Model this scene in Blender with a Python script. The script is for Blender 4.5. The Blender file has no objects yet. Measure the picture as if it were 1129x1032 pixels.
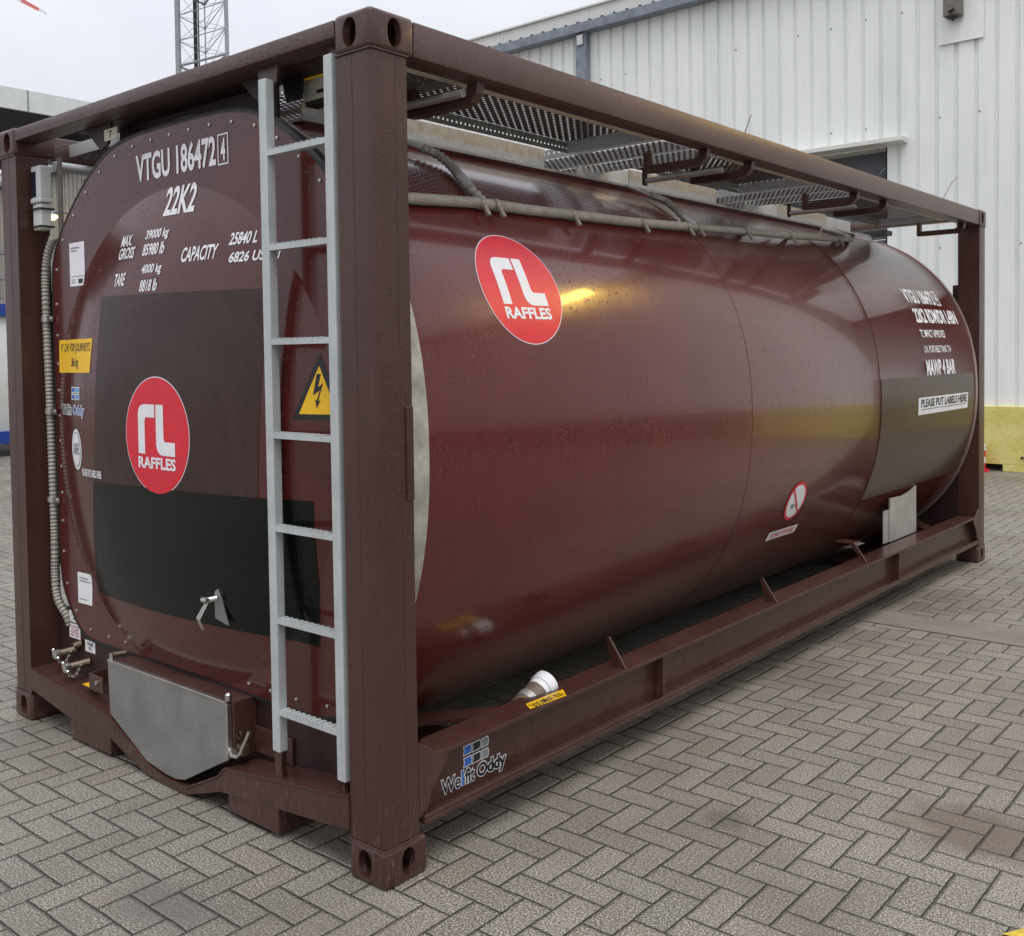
import bpy, bmesh, math, random
from mathutils import Vector, Matrix
random.seed(7)
S = bpy.context.scene
COL = S.collection
R = math.radians

# ------------------------------------------------------------------ camera
YAW, PIT, ROL = -0.7032050, -0.0353839, -0.0136611
f_ = Vector((math.sin(YAW)*math.cos(PIT), math.cos(YAW)*math.cos(PIT), math.sin(PIT)))
r_ = Vector((math.cos(YAW), -math.sin(YAW), 0))
u_ = r_.cross(f_)
cr, sr = math.cos(ROL), math.sin(ROL)
rr = cr*r_ + sr*u_
uu = -sr*r_ + cr*u_
cam_d = bpy.data.cameras.new('camera')
cam = bpy.data.objects.new('camera', cam_d)
COL.objects.link(cam)
M = Matrix((rr, uu, -f_)).transposed().to_4x4()
M.translation = Vector((2.20541, -1.99487, 1.58553))
cam.matrix_world = M
cam_d.sensor_fit = 'HORIZONTAL'
cam_d.sensor_width = 36
cam_d.lens = 35.8033
cam_d.shift_y = -(516-429.925)/1129
cam_d.clip_start = .05
cam_d.clip_end = 2000
S.camera = cam

# ------------------------------------------------------------------ light
SUN_EL, SUN_AZ = R(66), R(135)          # azimuth clockwise from +Y
world = bpy.data.worlds.new('World')
S.world = world
world.use_nodes = True
wt = world.node_tree
wt.nodes.clear()
sky = wt.nodes.new('ShaderNodeTexSky')
sky.sky_type = 'NISHITA'
sky.sun_disc = False
sky.sun_elevation = SUN_EL
sky.sun_rotation = SUN_AZ
sky.air_density = 1.0
sky.dust_density = 4.0
hs = wt.nodes.new('ShaderNodeHueSaturation')
hs.inputs['Saturation'].default_value = .12
# overcast: the blue sky is covered by an even cloud sheet with faint mottling
tc = wt.nodes.new('ShaderNodeTexCoord')
cn = wt.nodes.new('ShaderNodeTexNoise')
cn.inputs['Scale'].default_value = 3.0
cn.inputs['Detail'].default_value = 4
cr_ = wt.nodes.new('ShaderNodeValToRGB')
cr_.color_ramp.elements[0].position = .3
cr_.color_ramp.elements[0].color = (7.1, 7.35, 8.3, 1)
cr_.color_ramp.elements[1].position = .7
cr_.color_ramp.elements[1].color = (8.9, 9.1, 9.8, 1)
mx = wt.nodes.new('ShaderNodeMix')
mx.data_type = 'RGBA'
mx.inputs[0].default_value = .88
bg = wt.nodes.new('ShaderNodeBackground')
bg.inputs['Strength'].default_value = .1
wo = wt.nodes.new('ShaderNodeOutputWorld')
L = wt.links.new
L(sky.outputs[0], hs.inputs['Color'])
L(tc.outputs['Generated'], cn.inputs['Vector'])
L(cn.outputs['Fac'], cr_.inputs['Fac'])
L(hs.outputs[0], mx.inputs[6])
L(cr_.outputs[0], mx.inputs[7])
sep_ = wt.nodes.new('ShaderNodeSeparateXYZ')
L(tc.outputs['Generated'], sep_.inputs[0])
gr_ = wt.nodes.new('ShaderNodeMath')          # overcast sky: brighter towards the zenith
gr_.operation = 'MULTIPLY_ADD'
gr_.use_clamp = False
L(sep_.outputs[2], gr_.inputs[0])
gr_.inputs[1].default_value = 1.15
gr_.inputs[2].default_value = .80
vm_ = wt.nodes.new('ShaderNodeVectorMath')
vm_.operation = 'SCALE'
L(mx.outputs[2], vm_.inputs[0])
L(gr_.outputs[0], vm_.inputs['Scale'])
L(vm_.outputs[0], bg.inputs['Color'])
L(bg.outputs[0], wo.inputs['Surface'])

sd = bpy.data.lights.new('sun', 'SUN')
sd.energy = 1.3
sd.angle = R(30)
sd.color = (1, .97, .93)
sun = bpy.data.objects.new('sun', sd)
COL.objects.link(sun)
sdir = Vector((math.sin(SUN_AZ)*math.cos(SUN_EL), math.cos(SUN_AZ)*math.cos(SUN_EL), math.sin(SUN_EL)))
sun.rotation_euler = (-sdir).to_track_quat('-Z', 'Y').to_euler()
S.view_settings.view_transform = 'Standard'
S.view_settings.look = 'None'
S.view_settings.exposure = 0.0
S.view_settings.gamma = 1

# ------------------------------------------------------------------ materials
class NT:
    def __init__(s, name):
        s.m = bpy.data.materials.new(name)
        s.m.use_nodes = True
        s.t = s.m.node_tree
        s.t.nodes.clear()
        s.out = s.t.nodes.new('ShaderNodeOutputMaterial')
        s.b = s.t.nodes.new('ShaderNodeBsdfPrincipled')
        s.t.links.new(s.b.outputs[0], s.out.inputs[0])
    def n(s, ty, **k):
        x = s.t.nodes.new(ty)
        for a, v in k.items():
            setattr(x, a, v)
        return x
    def l(s, a, b):
        s.t.links.new(a, b)
    def val(s, sock, v):
        if isinstance(v, (int, float)):
            sock.default_value = v
        elif isinstance(v, tuple):
            sock.default_value = v if len(v) == len(sock.default_value) else (*v, 1)
        else:
            s.l(v, sock)
    def math(s, op, a, b=0., c=None):
        x = s.n('ShaderNodeMath', operation=op)
        s.val(x.inputs[0], a)
        s.val(x.inputs[1], b)
        if c is not None:
            s.val(x.inputs[2], c)
        return x.outputs[0]
    def mix(s, f, a, b, blend='MIX'):
        x = s.n('ShaderNodeMix', data_type='RGBA', blend_type=blend)
        s.val(x.inputs[0], f)
        s.val(x.inputs[6], a)
        s.val(x.inputs[7], b)
        return x.outputs[2]
    def co(s, scale=(1, 1, 1)):
        t = s.n('ShaderNodeTexCoord')
        mp = s.n('ShaderNodeMapping')
        mp.inputs['Scale'].default_value = scale
        s.l(t.outputs['Object'], mp.inputs['Vector'])
        return mp.outputs[0]
    def noise(s, vec, scale, detail=3, rough=.5):
        x = s.n('ShaderNodeTexNoise')
        s.l(vec, x.inputs['Vector'])
        x.inputs['Scale'].default_value = scale
        x.inputs['Detail'].default_value = detail
        x.inputs['Roughness'].default_value = rough
        return x.outputs['Fac']
    def ramp(s, f, p0, p1, c0=(0, 0, 0, 1), c1=(1, 1, 1, 1)):
        x = s.n('ShaderNodeValToRGB')
        e = x.color_ramp.elements
        e[0].position, e[0].color = p0, c0
        e[1].position, e[1].color = p1, c1
        s.l(f, x.inputs['Fac'])
        return x.outputs['Color']
    def bump(s, h, dist, strength=1., prev=None):
        x = s.n('ShaderNodeBump')
        x.inputs['Distance'].default_value = dist
        x.inputs['Strength'].default_value = strength
        s.l(h, x.inputs['Height'])
        if prev is not None:
            s.l(prev, x.inputs['Normal'])
        return x.outputs[0]
    def set(s, **k):
        for a, v in k.items():
            s.val(s.b.inputs[a.replace('_', ' ')], v)
        return s

def droplets(k, scale=150, dist=.0012, cover=.42):
    """small rain drops standing on a surface"""
    v = k.n('ShaderNodeTexVoronoi')
    v.inputs['Scale'].default_value = scale
    k.l(k.co(), v.inputs['Vector'])
    d = k.math('SUBTRACT', .34, v.outputs['Distance'])
    d = k.math('MAXIMUM', d, 0.)
    g = k.n('ShaderNodeSeparateColor')
    k.l(v.outputs['Color'], g.inputs[0])
    on = k.math('LESS_THAN', g.outputs[0], cover)
    h = k.math('SQRT', k.math('MULTIPLY', d, on))
    return h

def simple(name, col, rough=.5, metal=0., var=.12, scale=6, bump=0., bscale=60, emit=None):
    k = NT(name)
    n = k.noise(k.co(), scale, 5, .6)
    dark = tuple(c*(1-var*1.6) for c in col)
    lite = tuple(min(1, c*(1+var)) for c in col)
    k.set(Base_Color=k.ramp(n, .3, .7, (*dark, 1), (*lite, 1)), Roughness=rough, Metallic=metal)
    if bump:
        k.set(Normal=k.bump(k.noise(k.co(), bscale, 3), bump))
    if emit:
        k.b.inputs['Emission Color'].default_value = (*emit[0], 1)
        k.b.inputs['Emission Strength'].default_value = emit[1]
    return k.m

def frame_paint():
    k = NT('frame_paint')
    big = k.noise(k.co((1, 1, .35)), 3.5, 6, .65)
    fine = k.noise(k.co((9, 9, .6)), 10, 3, .6)
    c = k.ramp(big, .3, .72, (.050, .0185, .0145, 1), (.074, .031, .025, 1))
    streak = k.ramp(fine, .62, .78)
    c = k.mix(k.math('MULTIPLY', streak, .22), c, (.13, .085, .075))
    # chips and rust scuffs low on the frame
    geo = k.n('ShaderNodeNewGeometry')
    sep = k.n('ShaderNodeSeparateXYZ')
    k.l(geo.outputs['Position'], sep.inputs[0])
    low = k.math('SUBTRACT', 1., k.math('MINIMUM', k.math('MULTIPLY', sep.outputs[2], 2.6), 1.))
    sc = k.ramp(k.noise(k.co((16, 16, 2.5)), 7, 5, .78), .57, .63)
    c = k.mix(k.math('MULTIPLY', k.math('MULTIPLY', sc, low), .5), c, (.26, .19, .175))
    dr = droplets(k, 140, cover=.30)
    rg = k.ramp(big, .35, .7, (.26, .26, .26, 1), (.42, .42, .42, 1))
    k.set(Base_Color=c, Roughness=rg, Normal=k.bump(dr, .0035, .9, k.bump(k.noise(k.co(), 16, 4), .0012)))
    k.b.inputs['Specular IOR Level'].default_value = .42
    k.b.inputs['Coat Weight'].default_value = .10
    k.b.inputs['Coat Roughness'].default_value = .10
    return k.m

def wet_rail_paint():
    k = NT('rail_paint')
    v = k.n('ShaderNodeTexVoronoi')
    v.inputs['Scale'].default_value = 72
    k.l(k.co((1, .7, 1)), v.inputs['Vector'])
    g = k.n('ShaderNodeSeparateColor')
    k.l(v.outputs['Color'], g.inputs[0])
    spots = k.math('MULTIPLY', k.math('LESS_THAN', v.outputs['Distance'], .36), k.math('LESS_THAN', g.outputs[0], .55))
    big = k.noise(k.co(), 2.5, 5, .6)
    c = k.ramp(big, .3, .72, (.070, .036, .030, 1), (.100, .054, .046, 1))
    c = k.mix(k.math('MULTIPLY', spots, .8), c, (.028, .014, .013))
    h = droplets(k, 95, cover=.55)
    k.set(Base_Color=c, Roughness=.42, Normal=k.bump(h, .004, .9))
    k.b.inputs['Coat Weight'].default_value = .2
    k.b.inputs['Coat Roughness'].default_value = .35
    return k.m

def cladding_paint(name, c0, c1, rough=.2, coat=.6):
    k = NT(name)
    # streaks run round the shell (constant y), so stretch along x and z
    st = k.noise(k.co((1.2, 34, 1.2)), 3, 4, .6)
    big = k.noise(k.co((1, 1, 1)), 1.4, 4, .55)
    fine = k.noise(k.co((3, 160, 3)), 2, 2, .5)
    f = k.math('ADD', k.math('MULTIPLY', st, .45), k.math('MULTIPLY', big, .55))
    c = k.ramp(f, .34, .66, (*c0, 1), (*c1, 1))
    scr = k.ramp(fine, .70, .80)
    c = k.mix(k.math('MULTIPLY', scr, .20), c, (.34, .25, .25))
    rg = k.math('ADD', k.math('MULTIPLY', st, .14), rough-.03)
    wob = k.noise(k.co((.6, 1.3, .6)), 1.5, 2, .4)
    nrm = k.bump(wob, .010, .5)
    nrm = k.bump(droplets(k, 70, cover=.22), .0028, .8, nrm)
    k.set(Base_Color=c, Roughness=rg, Normal=nrm)
    k.b.inputs['Specular IOR Level'].default_value = .45
    k.b.inputs['Coat Weight'].default_value = coat
    k.b.inputs['Coat Roughness'].default_value = .06
    return k.m

def pavers():
    k = NT('herringbone_pavers')
    geo = k.n('ShaderNodeNewGeometry')
    wn = k.n('ShaderNodeTexNoise')
    wn.inputs['Scale'].default_value = 7
    wn.inputs['Detail'].default_value = 2
    k.l(geo.outputs['Position'], wn.inputs['Vector'])
    off = k.n('ShaderNodeVectorMath', operation='MULTIPLY_ADD')
    k.l(wn.outputs['Color'], off.inputs[0])
    off.inputs[1].default_value = (.010, .010, 0)
    k.l(geo.outputs['Position'], off.inputs[2])
    sep = k.n('ShaderNodeSeparateXYZ')
    k.l(off.outputs[0], sep.inputs[0])
    cc = .1027
    px = k.math('DIVIDE', k.math('SUBTRACT', sep.outputs[0], .641+.005), cc)
    py = k.math('DIVIDE', k.math('SUBTRACT', sep.outputs[1], .650+.005), cc)
    i, j = k.math('FLOOR', px), k.math('FLOOR', py)
    fx, fy = k.math('SUBTRACT', px, i), k.math('SUBTRACT', py, j)
    d = k.math('FLOORED_MODULO', k.math('SUBTRACT', i, j), 4.)
    def is_(v):
        return k.math('COMPARE', d, v, .25)
    d0, d1, d2, d3 = is_(0.), is_(1.), is_(2.), is_(3.)
    horiz = k.math('ADD', d0, d1)
    second = k.math('ADD', d1, d2)
    def sel(f, a, b):   # f? a : b
        return k.math('ADD', k.math('MULTIPLY', f, a), k.math('MULTIPLY', k.math('SUBTRACT', 1., f), b))
    u = k.math('ADD', sel(horiz, fx, fy), second)
    v = sel(horiz, fy, fx)
    eu = k.math('MINIMUM', u, k.math('SUBTRACT', 2., u))
    ev = k.math('MINIMUM', v, k.math('SUBTRACT', 1., v))
    e = k.math('MINIMUM', eu, ev)
    idx = k.math('SUBTRACT', i, d1)
    idy = k.math('SUBTRACT', j, d2)
    comb = k.n('ShaderNodeCombineXYZ')
    k.l(idx, comb.inputs[0])
    k.l(idy, comb.inputs[1])
    wh = k.n('ShaderNodeTexWhiteNoise', noise_dimensions='3D')
    k.l(comb.outputs[0], wh.inputs['Vector'])
    pos = geo.outputs['Position']
    # stone colour
    tone = k.ramp(wh.outputs['Value'], 0., 1., (.150, .135, .110, 1), (.208, .188, .156, 1))
    whc = k.n('ShaderNodeSeparateColor')
    k.l(wh.outputs['Color'], whc.inputs[0])
    tone = k.mix(k.math('MULTIPLY', k.math('GREATER_THAN', whc.outputs[1], .84), .22), tone, (.25, .19, .135))
    tone = k.mix(k.math('MULTIPLY', k.math('GREATER_THAN', whc.outputs[2], .86), .35), tone, (.15, .142, .13))
    sp = k.noise(pos, 150, 3, .9)
    tone = k.mix(k.ramp(sp, .52, .60), tone, (.56, .52, .44))
    tone = k.mix(k.ramp(sp, .40, .475, (1, 1, 1, 1), (0, 0, 0, 1)), tone, (.05, .044, .036))
    # broad dirt and damp patches
    dirt = k.noise(pos, 1.1, 5, .6)
    tone = k.mix(k.math('MULTIPLY', k.ramp(dirt, .44, .66), .60), tone, (.135, .115, .092))
    gx = k.n('ShaderNodeSeparateXYZ')
    k.l(pos, gx.inputs[0])
    def blob(x, y, rx, ry, amt, col, t):
        a = k.math('DIVIDE', k.math('SUBTRACT', gx.outputs[0], x), rx)
        b = k.math('DIVIDE', k.math('SUBTRACT', gx.outputs[1], y), ry)
        q = k.math('SQRT', k.math('ADD', k.math('MULTIPLY', a, a), k.math('MULTIPLY', b, b)))
        q = k.math('ADD', q, k.math('MULTIPLY', k.math('SUBTRACT', k.noise(pos, 9, 4, .6), .5), 1.1))
        m = k.ramp(q, .45, 1.05, (1, 1, 1, 1), (0, 0, 0, 1))
        return k.mix(k.math('MULTIPLY', m, amt), t, col)
    tone = blob(1.24, 1.48, .34, .24, .7, (.115, .082, .060), tone)
    tone = blob(.06, 2.75, .22, .40, .65, (.165, .145, .122), tone)
    tone = blob(-.50, -.45, .26, .13, .45, (.11, .105, .098), tone)
    tone = blob(.12, 4.6, .45, .5, .35, (.11, .095, .078), tone)
    tone = blob(.55, 1.05, .10, .09, .5, (.09, .078, .064), tone)
    tone = blob(1.9, 3.2, .5, .7, .35, (.12, .10, .082), tone)
    tone = blob(-1.5, -.95, .30, .20, .35, (.10, .094, .086), tone)
    jm = k.math('ADD', e, k.math('MULTIPLY', k.math('SUBTRACT', k.noise(pos, 55, 3, .7), .5), .045))
    joint = k.ramp(jm, .018, .040, (1, 1, 1, 1), (0, 0, 0, 1))
    moss = k.mix(k.noise(pos, 5, 3), (.012, .011, .008), (.036, .033, .019))
    # joints near the worn patch are filled with sand
    jc = moss
    c = k.mix(joint, tone, jc)
    h = k.ramp(e, .015, .095)
    # every block sits at its own slight tilt
    tl = k.math('ADD', k.math('MULTIPLY', k.math('SUBTRACT', u, 1.), k.math('SUBTRACT', whc.outputs[0], .5)),
                k.math('MULTIPLY', k.math('SUBTRACT', v, .5), k.math('SUBTRACT', whc.outputs[1], .5)))
    h = k.math('ADD', h, k.math('MULTIPLY', tl, .55))
    nrm = k.bump(h, .006, 1.)
    nrm = k.bump(sp, .0022, .9, nrm)
    
    k.set(Base_Color=c, Roughness=k.math('ADD', k.math('MULTIPLY_ADD', k.noise(pos, .9, 4, .6), .5, .20), k.math('MULTIPLY', whc.outputs[0], .2)), Normal=nrm)
    return k.m

def perforated(name, col, su, sv, axis='XY', slot=(.36, .27)):
    """sheet steel with real see-through holes (procedural cut-out)"""
    k = NT(name)
    t = k.n('ShaderNodeTexCoord')
    sep = k.n('ShaderNodeSeparateXYZ')
    k.l(t.outputs['Object'], sep.inputs[0])
    ax = {'X': 0, 'Y': 1, 'Z': 2}
    u = k.math('DIVIDE', sep.outputs[ax[axis[0]]], su)
    v = k.math('DIVIDE', sep.outputs[ax[axis[1]]], sv)
    row = k.math('FLOOR', v)
    u = k.math('ADD', u, k.math('MULTIPLY', row, .5))
    fu = k.math('SUBTRACT', k.math('SUBTRACT', u, k.math('FLOOR', u)), .5)
    fv = k.math('SUBTRACT', k.math('SUBTRACT', v, row), .5)
    a = k.math('DIVIDE', fu, slot[0])
    b = k.math('DIVIDE', fv, slot[1])
    q = k.math('ADD', k.math('MULTIPLY', a, a), k.math('MULTIPLY', b, b))
    hole = k.math('LESS_THAN', q, 1.)
    rim = k.ramp(q, 1.0, 2.2, (1, 1, 1, 1), (0, 0, 0, 1))
    n = k.noise(k.co(), 14, 4)
    c = k.ramp(n, .3, .7, (*[x*.75 for x in col], 1), (*col, 1))
    k.set(Base_Color=c, Roughness=.55, Metallic=.3, Normal=k.bump(rim, .003, .8))
    k.val(k.b.inputs['Alpha'], k.math('SUBTRACT', 1., hole))
    return k.m

def wall_paint():
    k = NT('white_sheet_paint')
    g = k.n('ShaderNodeNewGeometry').outputs['Position']
    def mp(sc):
        m = k.n('ShaderNodeMapping')
        m.inputs['Scale'].default_value = sc
        k.l(g, m.inputs['Vector'])
        return m.outputs[0]
    c = k.ramp(k.noise(mp((1, 1, .25)), 1.6, 5, .6), .3, .7, (.72, .74, .715, 1), (.83, .845, .815, 1))
    st = k.ramp(k.noise(mp((9, 1, .35)), 2.2, 5, .7), .60, .76)
    c = k.mix(k.math('MULTIPLY', st, .35), c, (.47, .46, .42))
    gr = k.ramp(k.noise(mp((2, 2, 1)), 4, 6, .75), .66, .72)
    c = k.mix(k.math('MULTIPLY', gr, .18), c, (.22, .20, .12))
    k.set(Base_Color=c, Roughness=.45)
    return k.m

def yellow_wall():
    k = NT('yellow_masonry_paint')
    g = k.n('ShaderNodeNewGeometry').outputs['Position']
    c = k.ramp(k.noise(g, 3, 6, .7), .3, .7, (.58, .49, .12, 1), (.74, .66, .25, 1))
    c = k.mix(k.math('MULTIPLY', k.ramp(k.noise(g, 14, 5, .8), .60, .68), .5), c, (.30, .25, .08))
    c = k.mix(k.math('MULTIPLY', k.ramp(k.noise(g, 30, 3, .8), .64, .70), .6), c, (.75, .72, .55))
    k.set(Base_Color=c, Roughness=.8, Normal=k.bump(k.noise(g, 40, 4, .7), .008))
    return k.m

def brushed(name, col, rough=.35, sc=(60, 60, 2), metal=1.):
    k = NT(name)
    n = k.noise(k.co(sc), 3, 4, .6)
    b = k.noise(k.co(), 7, 4, .6)
    f = k.math('ADD', k.math('MULTIPLY', n, .4), k.math('MULTIPLY', b, .6))
    k.set(Base_Color=k.ramp(f, .32, .68, (*[c*.72 for c in col], 1), (*col, 1)), Metallic=metal,
          Roughness=k.math('ADD', k.math('MULTIPLY', b, .25), rough-.1), Normal=k.bump(n, .0004, .6))
    return k.m

def tray_metal():
    k = NT('stained_tray_steel')
    g = k.n('ShaderNodeNewGeometry').outputs['Position']
    sep = k.n('ShaderNodeSeparateXYZ')
    k.l(g, sep.inputs[0])
    h = k.math('ADD', sep.outputs[2], k.math('MULTIPLY', k.math('SUBTRACT', k.noise(g, 22, 5, .7), .5), .05))
    stain = k.ramp(k.math('SUBTRACT', h, 2.), .478, .490)
    n = k.noise(g, 30, 5, .7)
    a = k.ramp(n, .3, .7, (.28, .29, .28, 1), (.42, .43, .42, 1))
    b = k.ramp(n, .3, .7, (.27, .23, .17, 1), (.42, .38, .31, 1))
    k.set(Base_Color=k.mix(stain, a, b), Roughness=.55, Metallic=.15)
    return k.m

def label_film(name, col):
    k = NT(name)
    st = k.noise(k.co((1.2, 60, 1.2)), 3, 4, .6)
    k.set(Base_Color=k.ramp(st, .3, .7, (*[c*.8 for c in col], 1), (*[c*1.15 for c in col], 1)), Roughness=.2,
          Normal=k.bump(droplets(k, 90, cover=.2), .002, .8))
    k.b.inputs['Specular IOR Level'].default_value = .22
    return k.m

MAT = dict(
    frame=frame_paint(), rail=wet_rail_paint(),
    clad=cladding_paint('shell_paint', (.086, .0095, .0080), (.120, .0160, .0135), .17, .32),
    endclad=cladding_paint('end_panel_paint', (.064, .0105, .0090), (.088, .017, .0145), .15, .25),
    dark=simple('black_rubber', (.016, .015, .016), .5),
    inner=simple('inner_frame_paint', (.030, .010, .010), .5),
    film=label_film('grey_label_film', (.078, .052, .037)), filme=label_film('end_label_film', (.046, .025, .022)),
    filmb=label_film('black_label_film', (.0055, .0065, .0065)),
    white=simple('white_vinyl', (.78, .78, .80), .4, var=.04),
    red=simple('red_vinyl', (.66, .012, .030), .33, var=.05, scale=20),
    black=simple('black_vinyl', (.012, .012, .014), .4),
    blue=simple('blue_vinyl', (.02, .13, .45), .4),
    grey=simple('grey_vinyl', (.22, .24, .26), .4),
    yellow=simple('yellow_vinyl', (.85, .50, .01), .4, var=.04),
    pink=simple('red_print', (.60, .12, .13), .5),
    galv=brushed('ladder_galvanised', (.54, .575, .57), .5, metal=.2),
    steel=brushed('brushed_stainless', (.42, .42, .41), .42, (4, 4, 70), .85),
    bright=brushed('bright_steel', (.62, .60, .56), .3),
    brass=brushed('worn_brass', (.20, .155, .11), .45, metal=.8),
    hose=simple('hose_plastic', (.36, .33, .28), .6, var=.15, scale=20),
    hose_steel=simple('ribbed_hose', (.33, .31, .27), .5, metal=.3, scale=30),
    tray=tray_metal(), tray2=simple('zinc_sheet', (.52, .53, .53), .4, .4),
    flash=simple('silver_flashing', (.50, .49, .46), .35, .5),
    deck=perforated('perforated_deck', (.12, .105, .10), .034, .024, 'XY', (.19, .15)),
    deckx=perforated('perforated_cross_deck', (.22, .21, .20), .03, .026, 'XY', (.30, .30)),
    flange_m=perforated('perforated_flange', (.23, .235, .225), .026, .052, 'YZ', (.17, .09)),
    flange_x=perforated('perforated_cross_flange', (.30, .30, .29), .03, .052, 'XZ', (.17, .09)),
    rim=simple('stained_rim_steel', (.42, .40, .34), .5, .2, var=.3, scale=9),
    cream=simple('cream_paint', (.62, .60, .50), .5),
    wall=wall_paint(), darkened=simple('shaded_wall_sheet', (.30, .275, .225), .5, scale=2), yellow_wall=yellow_wall(),  # second sheet colour is the wall with canopy shade mixed in
    beam=simple('blue_grey_steel', (.20, .225, .265), .5, var=.2),
    foam=simple('black_foam', (.02, .02, .022), .8),
    roofw=simple('cream_white_sheet', (.66, .66, .61), .5, var=.06, scale=2),
    door=simple('grey_door', (.085, .095, .105), .4),
    canopy=simple('canopy_sheet', (.66, .69, .65), .5, var=.05),
    canopyd=simple('canopy_underside', (.045, .048, .052), .7),
    lamp=simple('lit_lamp', (1, .8, .4), .5, emit=((1, .62, .22), 14)),
    flood=simple('lit_flood_glass', (1, .8, .4), .5, emit=((1, .62, .13), 48)),
    lampbody=simple('lamp_housing', (.17, .15, .13), .6, var=.2, scale=20),
    tower=simple('tower_galvanised', (.26, .29, .30), .5, .4),
    cement=simple('smooth_concrete', (.20, .178, .15), .8, var=.12, scale=5, bump=.002, bscale=80),
    bluep=simple('blue_frame_paint', (.01, .045, .28), .4),
    wtank=simple('white_tank_paint', (.62, .63, .60), .4, var=.05),
    skyblue=simple('light_blue_vinyl', (.10, .36, .75), .4),
    roadyellow=simple('yellow_road_paint', (.60, .42, .05), .8, var=.2, scale=60),
    turb=simple('turbine_white', (.60, .62, .66), .5), turbr=simple('turbine_red', (.55, .12, .10), .5),
    deviceg=simple('device_grey', (.56, .58, .56), .45, var=.05),
    devdark=simple('solar_cell', (.010, .014, .03), .15),
    tube_br=simple('brown_tube', (.16, .12, .085), .4),
    yard=pavers(),
)

# ------------------------------------------------------------------ mesh tools
class MB:
    def __init__(s):
        s.v, s.f, s.parts = [], [], []
    def add(s, vs, fs):
        o = len(s.v)
        s.v += [tuple(v) for v in vs]
        s.f += [tuple(o+i for i in f) for f in fs]
        s.parts.append((o, len(s.v), len(s.f)-len(fs), len(s.f)))
        return s
    def box(s, a, b):
        x0, y0, z0 = [min(p, q) for p, q in zip(a, b)]
        x1, y1, z1 = [max(p, q) for p, q in zip(a, b)]
        return s.add([(x0, y0, z0), (x1, y0, z0), (x1, y1, z0), (x0, y1, z0), (x0, y0, z1), (x1, y0, z1), (x1, y1, z1), (x0, y1, z1)],
                     [(0, 3, 2, 1), (4, 5, 6, 7), (0, 1, 5, 4), (1, 2, 6, 5), (2, 3, 7, 6), (3, 0, 4, 7)])
    def prism(s, poly, axis, a0, a1):
        """poly in the two other axes (cyclic order), extruded a0..a1 along axis"""
        def P(p, a):
            return {'x': (a, p[0], p[1]), 'y': (p[0], a, p[1]), 'z': (p[0], p[1], a)}[axis]
        n = len(poly)
        return s.add([P(p, a0) for p in poly]+[P(p, a1) for p in poly],
                     [tuple(range(n))[::-1], tuple(range(n, 2*n))]+[(i, (i+1) % n, n+(i+1) % n, n+i) for i in range(n)])
    def tube(s, pts, r, seg=12, closed=False):
        pts = [Vector(p) for p in pts]
        rs = r if isinstance(r, (list, tuple)) else [r]*len(pts)
        rings = []
        up = None
        for i, p in enumerate(pts):
            t = (pts[min(i+1, len(pts)-1)]-pts[max(i-1, 0)]).normalized()
            if up is None:
                up = Vector((0, 0, 1)) if abs(t.z) < .9 else Vector((1, 0, 0))
            a = t.cross(up).normalized()
            b = a.cross(t).normalized()
            up = b
            rings.append([p+rs[i]*(math.cos(2*math.pi*k/seg)*a+math.sin(2*math.pi*k/seg)*b) for k in range(seg)])
        vs = [q for rg in rings for q in rg]
        fs = []
        for i in range(len(pts)-1):
            for k in range(seg):
                fs.append((i*seg+k, i*seg+(k+1) % seg, (i+1)*seg+(k+1) % seg, (i+1)*seg+k))
        fs += [tuple(range(seg))[::-1], tuple(range((len(pts)-1)*seg, len(pts)*seg))]
        return s.add(vs, fs)
    def split(s, name, mat, parent=None, bevel=0, smooth=False, label=None):
        """each added piece becomes a part of its own"""
        for (v0, v1, f0, f1) in s.parts:
            m = MB()
            m.v = s.v[v0:v1]
            m.f = [tuple(i-v0 for i in f) for f in s.f[f0:f1]]
            m.build(name, mat, parent, bevel, smooth, label)
    def build(s, name, mat, parent=None, bevel=0, smooth=False, label=None):
        me = bpy.data.meshes.new(name)
        me.from_pydata(s.v, [], s.f)
        bm = bmesh.new()
        bm.from_mesh(me)
        bmesh.ops.recalc_face_normals(bm, faces=bm.faces)
        if bevel:
            es = [e for e in bm.edges if len(e.link_faces) == 2 and e.calc_face_angle(0) > .6]
            bmesh.ops.bevel(bm, geom=es, offset=bevel, segments=2, affect='EDGES', profile=.5)
        bm.to_mesh(me)
        bm.free()
        return link(name, me, mat, parent, smooth, label)

def link(name, me, mat, parent=None, smooth=False, label=None):
    for m in (mat if isinstance(mat, (list, tuple)) else [mat]):
        me.materials.append(m)
    if smooth:
        for p in me.polygons:
            p.use_smooth = True
        try:
            me.set_sharp_from_angle(angle=R(38))
        except Exception:
            pass
    o = bpy.data.objects.new(name, me)
    COL.objects.link(o)
    if parent is not None:
        o.parent = parent
        o.matrix_parent_inverse = Matrix.Translation(-worldpos(parent))
    if label:
        o['label'] = label
    return o

WP = {}
def worldpos(o):
    p = WP.get(o.name)
    return Vector(p) if p else Vector((0, 0, 0))

def thing(name, label, cat, loc=(0, 0, 0), group=None):
    o = bpy.data.objects.new(name, None)
    COL.objects.link(o)
    o.location = loc
    o.empty_display_size = .2
    WP[o.name] = tuple(loc)
    o['label'] = label
    o['category'] = cat
    if group:
        o['group'] = group
    return o

def tag(o, label, cat, group=None):
    o['label'] = label
    o['category'] = cat
    if group:
        o['group'] = group
    return o

def structure(o):
    o['kind'] = 'structure'
    return o

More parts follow.
